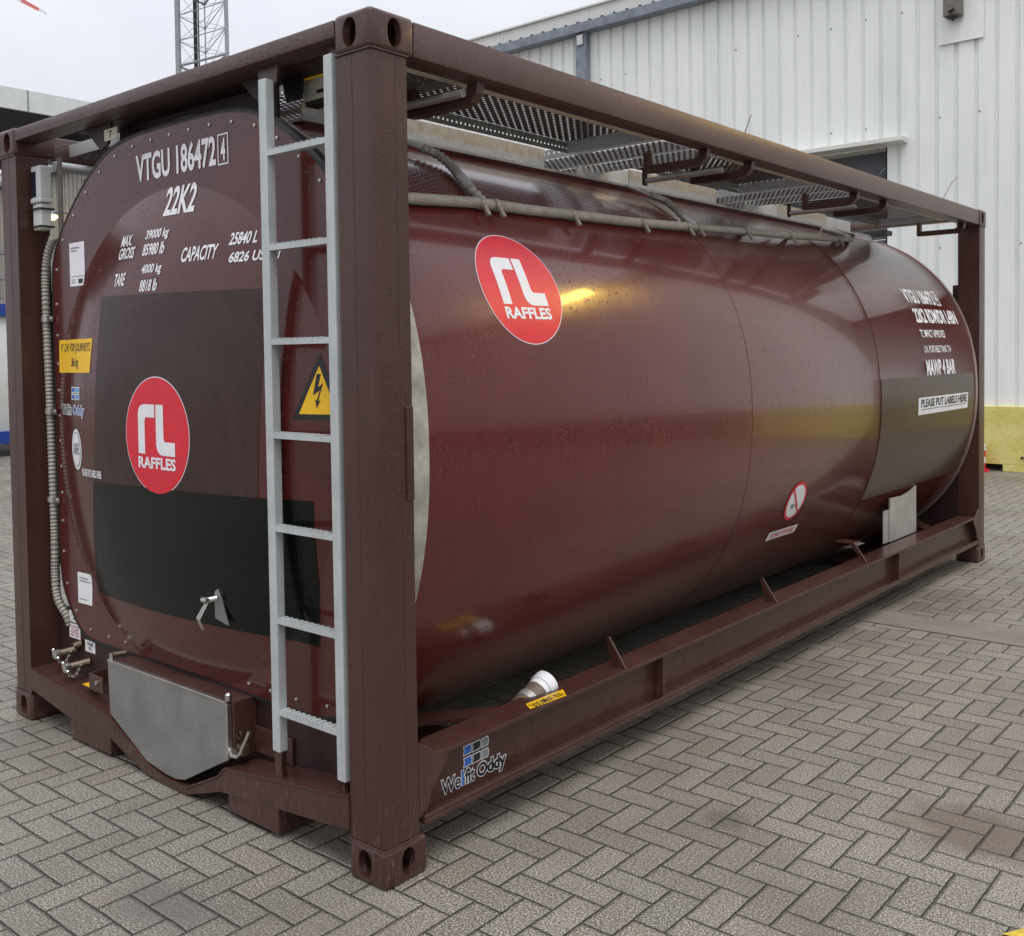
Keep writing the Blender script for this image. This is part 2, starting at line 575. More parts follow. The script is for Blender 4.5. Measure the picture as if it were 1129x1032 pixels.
def rrect(x0, z0, x1, z1, r, n=6):
    out = []
    for cx, cz, a0 in ((x1-r, z1-r, 0), (x0+r, z1-r, 90), (x0+r, z0+r, 180), (x1-r, z0+r, 270)):
        for i in range(n+1):
            a = R(a0+90*i/n)
            out.append((cx+r*math.cos(a), cz+r*math.sin(a)))
    return out

# ------------------------------------------------------------------ the tank's surfaces
XC, ZC, RS, NS = -1.219, 1.28, 1.205, 2.2
def se(th, Rr=RS):
    r = Rr/((abs(math.cos(th))**NS+abs(math.sin(th))**NS)**(1/NS))
    return r*math.cos(th), r*math.sin(th)
ARC = [0.]
TH = [0.]
_p = se(0)
for _i in range(1, 1601):
    _t = math.pi*_i/1600
    _q = se(_t)
    ARC.append(ARC[-1]+math.dist(_p, _q))
    TH.append(_t)
    _p = _q
import bisect
def side(u, s, off=.0015):
    """y=u, arc length s measured from the widest point of the shell"""
    a = abs(s)
    i = min(max(bisect.bisect_left(ARC, a), 1), 1600)
    f = (a-ARC[i-1])/(ARC[i]-ARC[i-1])
    th = math.copysign(TH[i-1]+f*(TH[i]-TH[i-1]), s)
    x, z = se(th)
    nx = math.copysign(abs(x)**(NS-1), x)
    nz = math.copysign(abs(z)**(NS-1), z)
    l = math.hypot(nx, nz)
    return (XC+x+off*nx/l, u, ZC+z+off*nz/l)
def endy(x, z):
    r = math.hypot(x-XC, z-1.29)
    return .1-.085*(1-(r/.93)**3) if r < .93 else .1
def end(u, s, off=.0015):
    return (u, endy(u, s)-off, s)
def web(u, s, off=.001):
    return (-.052+off, u, s)

# ------------------------------------------------------------------ decals
def wrap(bm, mapf, off, step=.03, usteps=True):
    us = [v.co.x for v in bm.verts]
    vs = [v.co.y for v in bm.verts]
    def cut(lo, hi, n):
        k = math.ceil(lo/step)
        while k*step < hi:
            g = bm.verts[:]+bm.edges[:]+bm.faces[:]
            co = Vector((k*step, 0, 0)) if n[0] else Vector((0, k*step, 0))
            bmesh.ops.bisect_plane(bm, geom=g, plane_co=co, plane_no=n, dist=1e-6)
            k += 1
    cut(min(vs), max(vs), (0, 1, 0))
    if usteps:
        cut(min(us), max(us), (1, 0, 0))
    for v in bm.verts:
        v.co = Vector(mapf(v.co.x, v.co.y, off))

def decal_polys(name, polys, mapf, mat, parent, off=.0015, label=None):
    """polys: list of (poly, material index, extra offset)"""
    me = bpy.data.meshes.new(name)
    allbm = bmesh.new()
    for poly, mi, eo in polys:
        bm = bmesh.new()
        bm.faces.new([bm.verts.new((p[0], p[1], 0)) for p in poly])
        bmesh.ops.triangulate(bm, faces=bm.faces)
        wrap(bm, mapf, off+eo, usteps=(mapf is end))
        tmp = bpy.data.meshes.new('t')
        bm.to_mesh(tmp)
        bm.free()
        n0 = len(allbm.faces)
        allbm.from_mesh(tmp)
        allbm.faces.ensure_lookup_table()
        for f in allbm.faces[n0:]:
            f.material_index = mi
        bpy.data.meshes.remove(tmp)
    allbm.normal_update()
    allbm.to_mesh(me)
    allbm.free()
    return link(name, me, mat, parent, False, label)

def text_mesh(s, bold=0.):
    cu = bpy.data.curves.new('t', 'FONT')
    cu.body = s
    cu.offset = bold
    cu.resolution_u = 3
    o = bpy.data.objects.new('t', cu)
    COL.objects.link(o)
    dg = bpy.context.evaluated_depsgraph_get()
    me = bpy.data.meshes.new_from_object(o.evaluated_get(dg))
    bpy.data.objects.remove(o)
    bpy.data.curves.remove(cu)
    return me

def text(name, items, mapf, mat, parent, off=.0025, label=None):
    """items: (string, u0, v0, u1, v1, shear, bold, material index, extra offset); one mesh per string"""
    groups = []
    for it in items:
        if len(it) > 8 and groups:
            groups[-1].append(it)          # the dark core of an outlined word
        else:
            groups.append([it])
    for g in groups:
        allbm = bmesh.new()
        for it in g:
            s, u0, v0, u1, v1 = it[:5]
            shear = it[5] if len(it) > 5 else 0
            bold = it[6] if len(it) > 6 else .02
            mi = it[7] if len(it) > 7 else 0
            eo = it[8] if len(it) > 8 else 0
            me = text_mesh(s, 0.)
            xs = [v.co.x for v in me.vertices]
            ys = [v.co.y for v in me.vertices]
            bpy.data.meshes.remove(me)
            me = text_mesh(s, bold)
            a, b, c, d = min(xs), max(xs), min(ys), max(ys)
            bm = bmesh.new()
            bm.from_mesh(me)
            for v in bm.verts:
                vv = (v.co.y-c)/(d-c)
                v.co = Vector((u0+(v.co.x-a)/(b-a)*(u1-u0)+shear*vv*(v1-v0), v0+vv*(v1-v0), 0))
            wrap(bm, mapf, off+eo, usteps=(mapf is end))
            tmp = bpy.data.meshes.new('t')
            bm.to_mesh(tmp)
            bm.free()
            n0 = len(allbm.faces)
            allbm.from_mesh(tmp)
            allbm.faces.ensure_lookup_table()
            for f in allbm.faces[n0:]:
                f.material_index = mi
            bpy.data.meshes.remove(tmp)
            bpy.data.meshes.remove(me)
        me = bpy.data.meshes.new(name)
        allbm.to_mesh(me)
        allbm.free()
        link(name, me, mat, parent, False, label)

def circle(cx, cy, r, n=64, ry=None):
    ry = ry or r
    return [(cx+r*math.cos(2*math.pi*i/n), cy+ry*math.sin(2*math.pi*i/n)) for i in range(n)]

def rect(u0, v0, u1, v1):
    return [(u0, v0), (u1, v0), (u1, v1), (u0, v1)]

def round_logo(mapf, cu, cv, d, parent):
    """red disc with the two white letter shapes and the company name"""
    k = d/.434
    def P(x, y):
        return (cu+x*k, cv+y*k)
    r_shape = [P(-.124, -.07), P(-.078, -.07), P(-.078, .055), P(-.070, .066), P(-.009, .066), P(-.009, .114),
               P(-.085, .114), P(-.105, .109), P(-.118, .097), P(-.124, .078)]
    l_shape = [P(.000, .114), P(.050, .114), P(.050, -.010), P(.058, -.022), P(.124, -.022), P(.124, -.072),
               P(.040, -.072), P(.020, -.067), P(.006, -.053), P(.000, -.034)]
    ring = decal_polys('logo_disc', [(circle(cu, cv, d/2), 0, 0), (circle(cu, cv, d/2*.985), 1, .0006),
                                (r_shape, 0, .0014), (l_shape, 0, .0014)], mapf, [MAT['white'], MAT['red']], parent, .0014,
                       'round red logo sticker with white letter shapes')
    text('logo_lettering', [('RAFFLES', cu-.124*k, cv-.122*k, cu+.124*k, cv-.082*k, 0, .035)], mapf, MAT['white'], parent, .0032)
    return ring

# =================================================================== SETTING
bm = bmesh.new()
for a, b in ((-160, 160),):
    vs = [bm.verts.new(p) for p in ((-420, -60, 0), (120, -60, 0), (120, 420, 0), (-420, 420, 0))]
    bm.faces.new(vs)
me = bpy.data.meshes.new('ground')
bm.to_mesh(me)
bm.free()
structure(link('ground', me, MAT['yard']))
strip = MB().add([(-.12, 3.80, .004), (.42, 3.80, .004), (1.6, 3.80, .004), (1.6, 4.15, .004), (.45, 4.13, .004), (-.12, 4.06, .004)],
                 [(0, 1, 4, 5), (1, 2, 3, 4)]).build('concrete_strip', MAT['cement'])
structure(strip)
rm = MB().add([(1.455, .90, .004), (1.62, .94, .004), (1.62, 1.05, .004), (1.50, .975, .004)], [(0, 1, 2, 3)]).build('road_marking', MAT['roadyellow'])
structure(rm)

# ---- white warehouse (wall plane y = 12)
wh = thing('warehouse', 'long white corrugated metal warehouse with a yellow painted base behind the tank container', 'building', (0, 12, 0))
def corrugated(x0, x1, z0, z1, y=12., pitch=.2465, ph=-2.744, groove=.060, depth=.034, flat=None):
    mb = MB()
    xs = []
    k = math.floor((x0-ph)/pitch)
    prof = [(x0, 0)]
    while ph+k*pitch < x1:
        c = ph+k*pitch
        for dx, dd in ((-groove/2, 0), (-groove/2+.012, depth), (groove/2-.012, depth), (groove/2, 0)):
            if x0 < c+dx < x1:
                prof.append((c+dx, dd))
        k += 1
    prof.append((x1, 0))
    vs, fs = [], []
    for i, (x, d) in enumerate(prof):
        vs += [(x, y+d, z0), (x, y+d, z1)]
        if i:
            fs.append((2*i-2, 2*i, 2*i+1, 2*i-1))
    mb.add(vs, fs)
    return mb
corrugated(-32, -12, .0, 6.95, y=12.0).build('wall', MAT['darkened'], wh, label='beige stretch of the corrugated wall')  # same wall, its colour darkened to stand for shade under the canopy
wl = corrugated(-12, -7.6, .83, 6.95)
m2 = corrugated(-7.6, -2.917, 4.33, 6.95)
wl.add(m2.v, m2.f)
m3 = corrugated(-2.917, 26, .83, 6.95)
wl.add(m3.v, m3.f)
wl.build('wall', MAT['wall'], wh)
base = MB()
base.box((-12, 11.93, 0), (-7.6, 12.06, .83)).box((-2.917, 11.93, .09), (2.6, 12.06, .83)).box((-1.407, 11.93, 0), (2.6, 12.06, .09))
base.split('base_band', MAT['yellow_wall'], wh, bevel=.006, label='rough yellow painted base of the wall')
sc_ = MB()
for _ in range(3):
    pass
MB().box((-2.9, 12.2, 0), (-1.41, 12.4, .12)).build('base_gap', MAT['foam'], wh)
MB().box((2.6, 11.93, 0), (26, 12.06, .83)).build('plinth', MAT['cement'], wh)
hp = MB().box((-1.19, 11.915, .17), (-1.16, 11.93, .20)).build('base_hole', MAT['foam'], wh)
MB().box((-32, 11.80, 6.90), (26, 12.0, 7.055)).build('eaves_beam', MAT['beam'], wh, bevel=.008)
fm = MB()
fm.box((-32, 11.88, 7.057), (26, 12.05, 7.082))
k = -12.
while k < -2:
    fm.prism([(k, 7.08), (k+.06, 7.08), (k+.045, 7.11), (k+.015, 7.11)], 'y', 11.885, 11.99)
    k += .2465
fm.build('foam_closure', MAT['foam'], wh)
MB().box((-32, 11.99, 7.10), (26, 12.2, 7.33)).build('parapet', MAT['roofw'], wh)
pc = MB().box((-32, 11.95, 7.33), (26, 12.25, 7.365))
pc.build('parapet_cap', MAT['roofw'], wh, bevel=.005)
ps = MB()
for x in (-9.76, -7.9, -5.9):
    ps.box((x, 11.975, 7.12), (x+.025, 11.995, 7.33))
ps.split('parapet_seam', MAT['canopy'], wh)
rf = MB().add([(-32, 12.2, 7.3), (26, 12.2, 7.3), (26, 24, 8.2), (-32, 24, 8.2)], [(0, 1, 2, 3)])
rf.build('roof', MAT['roofw'], wh)
MB().box((-32, 12.06, 0), (-31.9, 24, 7.3)).build('gable_wall', MAT['wall'], wh)
dp = MB().box((-8.05, 11.86, .3), (-7.84, 11.99, 6.90)).build('column', MAT['beam'], wh, bevel=.01)
MB().box((-8.0, 11.83, 6.70), (-7.88, 11.86, 6.86)).build('bracket', MAT['bright'], dp)
# big door with its lintel
dr = MB()
for i in range(7):
    dr.box((-7.6, 12.30+.002*i, .02+i*.62), (-2.917, 12.36, .02+(i+1)*.62-.012))
dr = dr.build('sectional_door', MAT['door'], wh)
MB().box((-7.6, 12.29, 3.83), (-2.917, 12.298, 3.86)).build('rail', MAT['foam'], dr)
MB().box((-2.917, 12.0, 0), (-2.90, 12.36, 4.33)).box((-7.62, 12.0, 0), (-7.6, 12.36, 4.33)).box((-7.6, 12.04, 4.33), (-2.917, 12.36, 4.36)).build('door_reveal', MAT['roofw'], wh)
MB().prism([(11.80, 4.36), (12.0, 4.34), (12.0, 4.43), (11.80, 4.42)], 'x', -7.75, -2.63).build('lintel', MAT['roofw'], wh, bevel=.004)
# flat sheet with the lamp
MB().box((-2.215, 11.965, 5.55), (-1.66, 11.99, 6.9)).build('cover_sheet', MAT['wall'], wh)
scr = MB()
k = -12.
for z in (1.45, 2.9, 4.62, 6.1):
    for i in range(-30, 8, 2):
        x = -2.744+i*.2465
        if not (-7.8 < x < -2.7 and z < 4.5) and random.random() < .62 and not (-2.3 < x < -1.6 and z > 5.4):
            zz = z+random.uniform(-.015, .015)
            scr.tube([(x+.045, 11.99, zz), (x+.045, 12.0, zz)], .010, 8)
scr.split('screw', MAT['lampbody'], wh)
fl = thing('flood_light', 'small rusty flood light bracket on a flat white sheet high on the warehouse wall', 'light', (-2.0, 11.96, 5.8))
MB().box((-2.11, 11.80, 5.86), (-1.90, 11.962, 6.35)).build('housing', MAT['lampbody'], fl, bevel=.008)
MB().box((-2.05, 11.77, 5.83), (-1.96, 11.90, 5.856)).tube([(-1.98, 11.80, 5.83), (-1.98, 11.80, 5.78)], .02, 10).tube([(-2.03, 11.78, 5.90), (-1.96, 11.76, 5.92)], .02, 8).build('clamp', MAT['foam'], fl)
fl2 = thing('flood_light', 'unseen warm flood lamp added for the golden streak on the shell', 'light', (5.35, 11.9, 7.0))  # out-of-view lamp, position guessed, lengthened to widen its reflection on the shell
MB().tube([(5.35, 12.05, 6.9), (5.35, 12.05, 7.5)], .04, 8).build('mast', MAT['tower'], fl2)
MB().box((3.35, 11.80, 6.96), (6.0, 12.0, 7.46)).build('housing', MAT['lampbody'], fl2)
MB().box((3.4, 11.785, 7.0), (5.95, 11.797, 7.42)).build('glass', MAT['flood'], fl2)
wlamp = thing('wall_lamp', 'glowing warm lamp on the shaded corrugated wall seen left of the tank end', 'lamp', (-26.0, 11.9, 5.6))
MB().tube([(-26.0, 11.99, 5.72), (-26.0, 11.55, 5.72)], .03, 8).build('arm', MAT['tower'], wlamp)
MB().tube([(-26, 11.55, 5.74), (-26, 11.55, 5.62)], [.05, .17], 14).build('shade', MAT['tower'], wlamp)
MB().tube([(-26, 11.55, 5.61), (-26, 11.55, 5.58), (-26, 11.55, 5.50)], [.10, .15, .06], 14).build('bulb', MAT['lamp'], wlamp, smooth=True)

# ---- canopy on the left
cp = thing('canopy', 'flat roofed canopy with a pale fascia behind the left top corner of the frame', 'canopy', (-20, 5, 0))
MB().box((-16.06, -6, 5.98), (-16.0, 7.9, 6.35)).build('fascia', MAT['canopy'], cp)
cs = MB()
for y in (-3, 0, 3, 6.36):
    cs.box((-16.0, y, 5.98), (-15.985, y+.02, 6.35))
cs.split('fascia_seam', MAT['tower'], cp)
MB().box((-30, -6, 6.0), (-16.06, 7.9, 6.12)).build('roof', MAT['canopyd'], cp)
cb = MB()
for i in range(8):
    cb.box((-30, -5+i*1.8, 5.72), (-16.1, -4.88+i*1.8, 6.0))
for i in range(5):
    cb.box((-17+-2.9*i, -6, 5.6), (-16.85+-2.9*i, 7.9, 5.72))
cb.split('roof_beam', MAT['canopyd'], cp)
for x, y in ((-28.5, 7.6), (-28.5, -2), (-17, -4)):
    MB().box((x-.1, y-.1, 0), (x+.1, y+.1, 5.6)).build('post', MAT['beam'], cp)

# ---- far blue and white tank container
ft = thing('tank_container', 'white tank container in a blue frame parked far behind at the left edge', 'container', (-18.2, 6.3, 0))
def far_pt():
    pass
cyl = MB()
cyl.tube([(-20.5, 5.55, 1.35), (-20.4, 5.55, 1.35), (-15.35, 5.55, 1.35), (-15.1, 5.55, 1.35), (-14.98, 5.55, 1.35)], [.9, 1.12, 1.12, 1.0, .5], 40)
cyl.build('shell', MAT['wtank'], ft, smooth=True)
fr = MB()
for z in (.32, 2.42):
    fr.box((-21, 4.33, z-.1), (-15, 4.45, z+.1)).box((-21, 6.65, z-.1), (-15, 6.77, z+.1))
    fr.box((-15.1, 4.33, z-.1), (-15, 6.77, z+.1)).box((-21, 4.33, z-.1), (-20.9, 6.77, z+.1))
fr.split('rail', MAT['bluep'], ft)
for x in (-21, -15.12):
    for y in (4.33, 6.65):
        MB().box((x, y, 0), (x+.12, y+.12, 2.58)).build('corner_post', MAT['bluep'], ft)
def ftm(u, v, off):
    th = (v-1.35)/1.12
    return (u, 5.55-(1.12+off)*math.cos(th), 1.35+(1.12+off)*math.sin(th))
decal_polys('round_sticker', [(circle(-15.95, 1.55, .36, 32), 0, 0)], ftm, MAT['skyblue'], ft, .003)
decal_polys('orange_ring', [([(-15.95+.55*math.cos(R(a)), 1.42+.55*math.sin(R(a))) for a in range(-80, 5, 5)]+[(-15.95+.52*math.cos(R(a)), 1.42+.52*math.sin(R(a))) for a in range(0, -85, -5)], 0, 0)], ftm, MAT['turbr'], ft, .003)
text('lettering', [('er', -15.62, .92, -15.40, 1.05, .1, .02)], ftm, MAT['grey'], ft, .004)
# pipe rack behind
pr = thing('pipe_rack', 'grey steel rack of shelves and pipes above the far blue and white container', 'rack', (-24, 9.5, 0))
for z in (2.9, 3.5, 4.1):
    MB().box((-30, 8.6, z), (-19, 8.75, z+.12)).build('shelf_beam', MAT['tray2'], pr)
for x in (-30, -26.5, -23, -19.1):
    MB().box((x, 8.6, 0), (x+.1, 8.75, 4.4)).build('upright', MAT['beam'], pr)

# ---- lattice tower
lt = thing('lattice_tower', 'slender grey three legged lattice mast rising behind the frame against the sky', 'tower', (-31.5, 20, 0))
P0, P1, P2 = Vector((-32.7, 19.8, 0)), Vector((-29.95, 20.1, 0)), Vector((-33.3, 21.4, 0))
cen = (P0+P1+P2)/3
def tw(p, z):
    k = 1-.0035*(z-12)
    q = cen+(p-cen)*k
    return Vector((q.x, q.y, z))
for p, rad in ((P0, .105), (P1, .075), (P2, .025)):
    MB().tube([tw(p, 0), tw(p, 30)], rad, 10).build('leg', MAT['tower'], lt, smooth=True)
MB().tube([tw(P0, 0)+Vector((.72, .3, 0)), tw(P0, 30)+Vector((.72, .3, 0))], .075, 8).tube([tw(P0, 0)+Vector((.93, .3, 0)), tw(P0, 30)+Vector((.93, .3, 0))], .03, 6).build('cable_run', MAT['foam'], lt)
br = MB()
z = 1.3
i = 0
while z < 29:
    for a, b in ((P0, P1), (P1, P2), (P2, P0)):
        br.tube([tw(a, z), tw(b, z)], (.045 if i % 3 == 0 else .018), 6)
        br.tube([tw(a, z), tw(b, z+.95)], .009, 5)
        br.tube([tw(b, z), tw(a, z+.95)], .009, 5)
    z += .95
    i += 1
br.build('bracing', MAT['tower'], lt)

# ---- wind turbine, only a blade tip reaches into the frame
wt_ = thing('wind_turbine', 'distant wind turbine whose red and white blade tip shows at the top left', 'wind turbine', (-415, 151, 0))
MB().tube([(-415, 152.5, 0), (-415, 152.5, 158)], [3, 1.6], 20).build('tower', MAT['turb'], wt_, smooth=True)
MB().tube([(-415, 149.5, 157), (-415, 152, 157), (-415, 158, 157)], [1.2, 2, 1.6], 16).build('nacelle', MAT['turb'], wt_, smooth=True)
hub = Vector((-414, 150, 156.5))
tip = Vector((-314.99, 150, 109.4))
dd = (tip-hub).normalized()
ln = (tip-hub).length
for kk in range(3):
    a = R(120*kk)
    dv = Vector((dd.x*math.cos(a)-dd.z*math.sin(a), 0, dd.x*math.sin(a)+dd.z*math.cos(a)))
    pv = Vector((-dv.z, 0, dv.x))
    def blade(t0, t1):
        m = MB()
        vs = []
        for t in (t0, (t0+t1)/2, t1):
            w = 3.2*(1-t)+.8 if t < .985 else .5
            c = hub+dv*ln*t
            vs += [c-pv*w*.3+Vector((0, -.3, 0)), c+pv*w*.7, c-pv*w*.3+Vector((0, .5, 0))]
        fs = []
        for i in range(2):
            for q in range(3):
                fs.append((i*3+q, i*3+(q+1) % 3, i*3+3+(q+1) % 3, i*3+3+q))
        fs += [(0, 1, 2), (6, 8, 7)]
        return m.add(vs, fs)
    bl = blade(.02, .84).build('blade', MAT['turb'], wt_)
    blade(.84, .96).build('red_band', MAT['turbr'], bl)
    blade(.96, 1.0).build('blade_tip', MAT['turb'], bl)

# ---- red and white marker post at the wall
mp_ = thing('marker_post', 'low red and white striped marker post at the foot of the yellow wall', 'post', (-1.63, 11.8, 0))
for i in range(4):
    MB().tube([(-1.63, 11.8, .03+i*.08), (-1.63, 11.8, .11+i*.08)], .055, 14).build('band', MAT['red'] if i % 2 == 0 else MAT['white'], mp_)
MB().tube([(-1.63, 11.8, 0), (-1.63, 11.8, .03)], .10, 14).build('foot', MAT['red'], mp_)

# =================================================================== THE TANK CONTAINER
tk = thing('tank_container', 'large maroon tank container in a steel frame with ladder and round red logo stickers', 'container', (-1.219, 3.029, 0))
FR, RL = MAT['frame'], MAT['rail']
LL = 6.058
HH = 2.591

# corner castings
def casting_mesh():
    def obj_from(mb, bev=0):
        me = bpy.data.meshes.new('t')
        me.from_pydata(mb.v, [], mb.f)
        b = bmesh.new()
        b.from_mesh(me)
        bmesh.ops.recalc_face_normals(b, faces=b.faces)
        if bev:
            bmesh.ops.bevel(b, geom=b.edges[:], offset=bev, segments=3, affect='EDGES', profile=.5)
        b.to_mesh(me)
        b.free()
        o = bpy.data.objects.new('t', me)
        COL.objects.link(o)
        return o
    body = obj_from(MB().box((-.162, 0, 0), (0, .178, .118)), .015)
    cut = [obj_from(MB().box((-.134, .028, .022), (-.024, .150, .096)))]
    ov = lambda cx, cz, rx, rz: [(cx+rx*math.cos(a)*(1 if True else 1), cz+rz*math.copysign(abs(math.sin(a))**.8, math.sin(a))) for a in [2*math.pi*i/28 for i in range(28)]]
    cut.append(obj_from(MB().prism(ov(-.090, .060, .029, .043), 'y', -.02, .06)))
    cut.append(obj_from(MB().prism(ov(.095, .060, .027, .043), 'x', -.06, .02)))
    for c in cut:
        m = body.modifiers.new('b', 'BOOLEAN')
        m.operation = 'DIFFERENCE'
        m.solver = 'EXACT'
        m.object = c
    dg = bpy.context.evaluated_depsgraph_get()
    me = bpy.data.meshes.new_from_object(body.evaluated_get(dg))
    for o in [body]+cut:
        bpy.data.objects.remove(o)
    return me
cast0 = casting_mesh()
def casting(parent, sx, sy, top):
    me = cast0.copy()
    b = bmesh.new()
    b.from_mesh(me)
    for v in b.verts:
        x, y, z = v.co
        if sx < 0:
            x = -2.438-x
        if sy < 0:
            y = LL-y
        z = HH-z if top else z
        v.co = (x, y, z)
    bmesh.ops.recalc_face_normals(b, faces=b.faces)
    b.to_mesh(me)
    b.free()
    me.materials.clear()
    link('corner_casting', me, FR, parent, True)

def post_profile():
    r = .012
    pts = [(-.157, .006), (-.092, .006), (-.089, .0085), (-.086, .006)]
    for i in range(5):
        a = R(-90+90*i/4)
        pts.append((-.006-r+r*math.cos(a), .006+r+r*math.sin(a)))
    pts += [(-.006, .098), (-.0085, .101), (-.006, .104), (-.006, .147), (-.157, .147)]
    return pts
for sx in (1, -1):
    for sy in (1, -1):
        pts = []
        for x, y in post_profile():
            pts.append((x if sx > 0 else -2.438-x, y if sy > 0 else LL-y))
        po = MB().prism(pts, 'z', .117, HH-.117).build('corner_post', FR, tk, smooth=True)
        casting(po, sx, sy, False)
        casting(po, sx, sy, True)
        # weld beads at the castings
        x0, x1 = (-.160, -.003) if sx > 0 else (-2.435, -2.278)
        y0, y1 = (.003, .150) if sy > 0 else (LL-.150, LL-.003)
        wb = MB()
        for z in (.1185, HH-.1185):
            wb.tube([(x0, y0, z), (x1, y0, z)], .003, 6).tube([(x1 if sx > 0 else x0, y0, z), (x1 if sx > 0 else x0, y1, z)], .003, 6)
        wb.split('weld_seam', FR, po, smooth=True)
        if sx > 0 and sy > 0:
            MB().box((-.008, .118, 1.15), (.0, .1465, 1.432)).build('repair_plate', FR, po, bevel=.002)

# top side rails (square tube flush with the castings)
for x0, x1 in ((-.105, -.003), (-2.435, -2.333)):
    MB().box((x0, .177, HH-.114), (x1, LL-.177, HH-.006)).build('top_side_rail', RL, tk, bevel=.008, smooth=True)
# top end rails
for y0, y1, yw0, yw1 in ((.002, .105, .105, .225), (LL-.105, LL-.002, LL-.225, LL-.105)):
    t = MB().box((-2.277, y0, 2.531), (-.161, y1, 2.583)).build('top_end_rail', RL, tk, bevel=.006, smooth=True)
    if y0 < 1:
        wp_ = MB().box((-1.93, yw0, 2.529), (-.17, yw1, 2.545))
        wp_.box((-1.75, yw0+.09, 2.30), (-.70, yw0+.105, 2.529))
        wp_.build('web_plate', MAT['inner'], t)
    g = MB()
    for xx in ((-1.74, -.66) if y0 < 1 else ()):
        g.prism([(xx-.12, 2.53), (xx+.09, 2.53), (xx+.06, 2.45), (xx+.0, 2.43)], 'y', yw0, yw0+.01)
    g.split('gusset', MAT['inner'], t)
    if y0 < 1:
        lp = MB().box((-1.70, yw0-.004, 2.46), (-1.60, yw0-.001, 2.505)).build('number_plate', MAT['cream'], tk)
        text('digit', [('7', -1.66, 2.47, -1.64, 2.495, 0, .03)], lambda u, s, off: (u, yw0-.004-off, s), MAT['black'], lp, .001)

# bottom side rails: channel with two flanges, stiffeners
for sx in (1, -1):
    X = (lambda x: x) if sx > 0 else (lambda x: -2.438-x)
    rail = MB()
    rail.prism([(y, z) for y, z in ((.20, .14), (LL-.20, .14), (LL-.20, .345), (.20, .345))], 'x', X(-.052), X(-.062))
    rb = rail.build('bottom_side_rail', FR, tk)
    fl = MB()
    fl.prism([(X(-.128), .27), (X(-.03), .20), (X(-.002), .262), (X(-.002), LL-.262), (X(-.03), LL-.20), (X(-.128), LL-.27)], 'z', .336, .350)
    fl.build('top_flange', FR, rb, bevel=.002)
    MB().box((X(-.0525), .17, .142), (X(-.003), LL-.17, .158)).box((X(-.012), .17, .1585), (X(-.003), LL-.17, .171)).build('bottom_flange', FR, rb, bevel=.003)
    gs = MB()
    for yy in ((.0,), (1,)):
        f = (lambda y: y) if yy[0] == 0 else (lambda y: LL-y)
        gs.prism([(f(.149), .405), (f(.185), .385), (f(.23), .352), (f(.285), .334), (f(.275), .31), (f(.235), .275), (f(.205), .235), (f(.19), .19), (f(.149), .17)], 'x', X(-.006), X(-.016))
    gs.split('end_gusset', FR, rb, bevel=.002)
    for y in (1.55, 4.27) if sx > 0 else (1.55, 4.27):
        MB().box((X(-.0515), y, .1595), (X(-.008), y+.012, .335)).build('stiffener', FR, rb)
    for y, dx in ((1.28, 0), (2.60, 0)):
        MB().prism([(X(-.010), .350), (X(-.070), .350), (X(-.102), .455), (X(-.088), .464)], 'y', y, y+.01).build('lug', FR, rb)
    MB().prism([(X(-.03), .350), (X(-.05), .350), (X(-.125), .44), (X(-.105), .455), (X(-.15), .47), (X(-.20), .47), (X(-.20), .462), (X(-.12), .44)][:4], 'y', 3.80, 3.812).box((X(-.11), 3.80, .445), (X(-.22), 3.90, .452)).build('lug', FR, rb)
# scuff dots along the flange edge come from the paint; document tube and support plates
sp_ = MB()
sp_.prism([(4.485, .352), (4.97, .352), (4.97, .665), (4.85, .640), (4.70, .625), (4.485, .632)], 'x', -.150, -.142)
sp_ = sp_.build('support_plate', MAT['flash'], tk)
MB().box((-.156, 4.395, .352), (-.151, 4.50, .56)).build('back_strap', MAT['flash'], sp_)
# diagonal braces and inner under-frame
ub = MB()
for sx in (1, -1):
    X = (lambda x: x) if sx > 0 else (lambda x: -2.438-x)
    for f in (lambda y: y, lambda y: LL-y):
        ub.add([(X(-.06), f(.80), .30), (X(-.13), f(.84), .30), (X(-.62), f(.20), .30), (X(-.50), f(.16), .30),
                (X(-.06), f(.80), .312), (X(-.13), f(.84), .312), (X(-.62), f(.20), .312), (X(-.50), f(.16), .312)],
               [(0, 1, 2, 3), (4, 5, 6, 7), (0, 1, 5, 4), (1, 2, 6, 5), (2, 3, 7, 6), (3, 0, 4, 7)])
ub.split('diagonal_brace', FR, tk)
# document tube beside the rail
dt = MB().tube([(-.13, .62, .245), (-.13, .91, .352)], .045, 24).build('document_tube', MAT['tube_br'], tk, smooth=True)
a0, a1 = Vector((-.13, .62, .245)), Vector((-.13, .91, .352))
def al(t):
    return a0+(a1-a0)*t
MB().tube([al(.895), al(.90), al(.97), al(.975), al(1.10), al(1.12)], [.03, .0465, .0465, .051, .051, .04], 24).build('cap', MAT['white'], dt, smooth=True)
MB().tube([al(.66), al(.75)], .0465, 24).build('band', MAT['flash'], dt, smooth=True)
db = decal_polys('document_sticker', [([(.705, -.020), (.895, -.006), (.940, -.058), (.735, -.066)], 0, 0)],
            lambda u, s, off: (s, u, .350+off), MAT['yellow'], tk, .001)
text('sticker_lettering', [('DOCUMENT BOX', .735, .022, .905, .052, -.25, .012)], lambda u, s, off: (-s+.004+.0*u, u, .350+off), MAT['black'], db, .002)

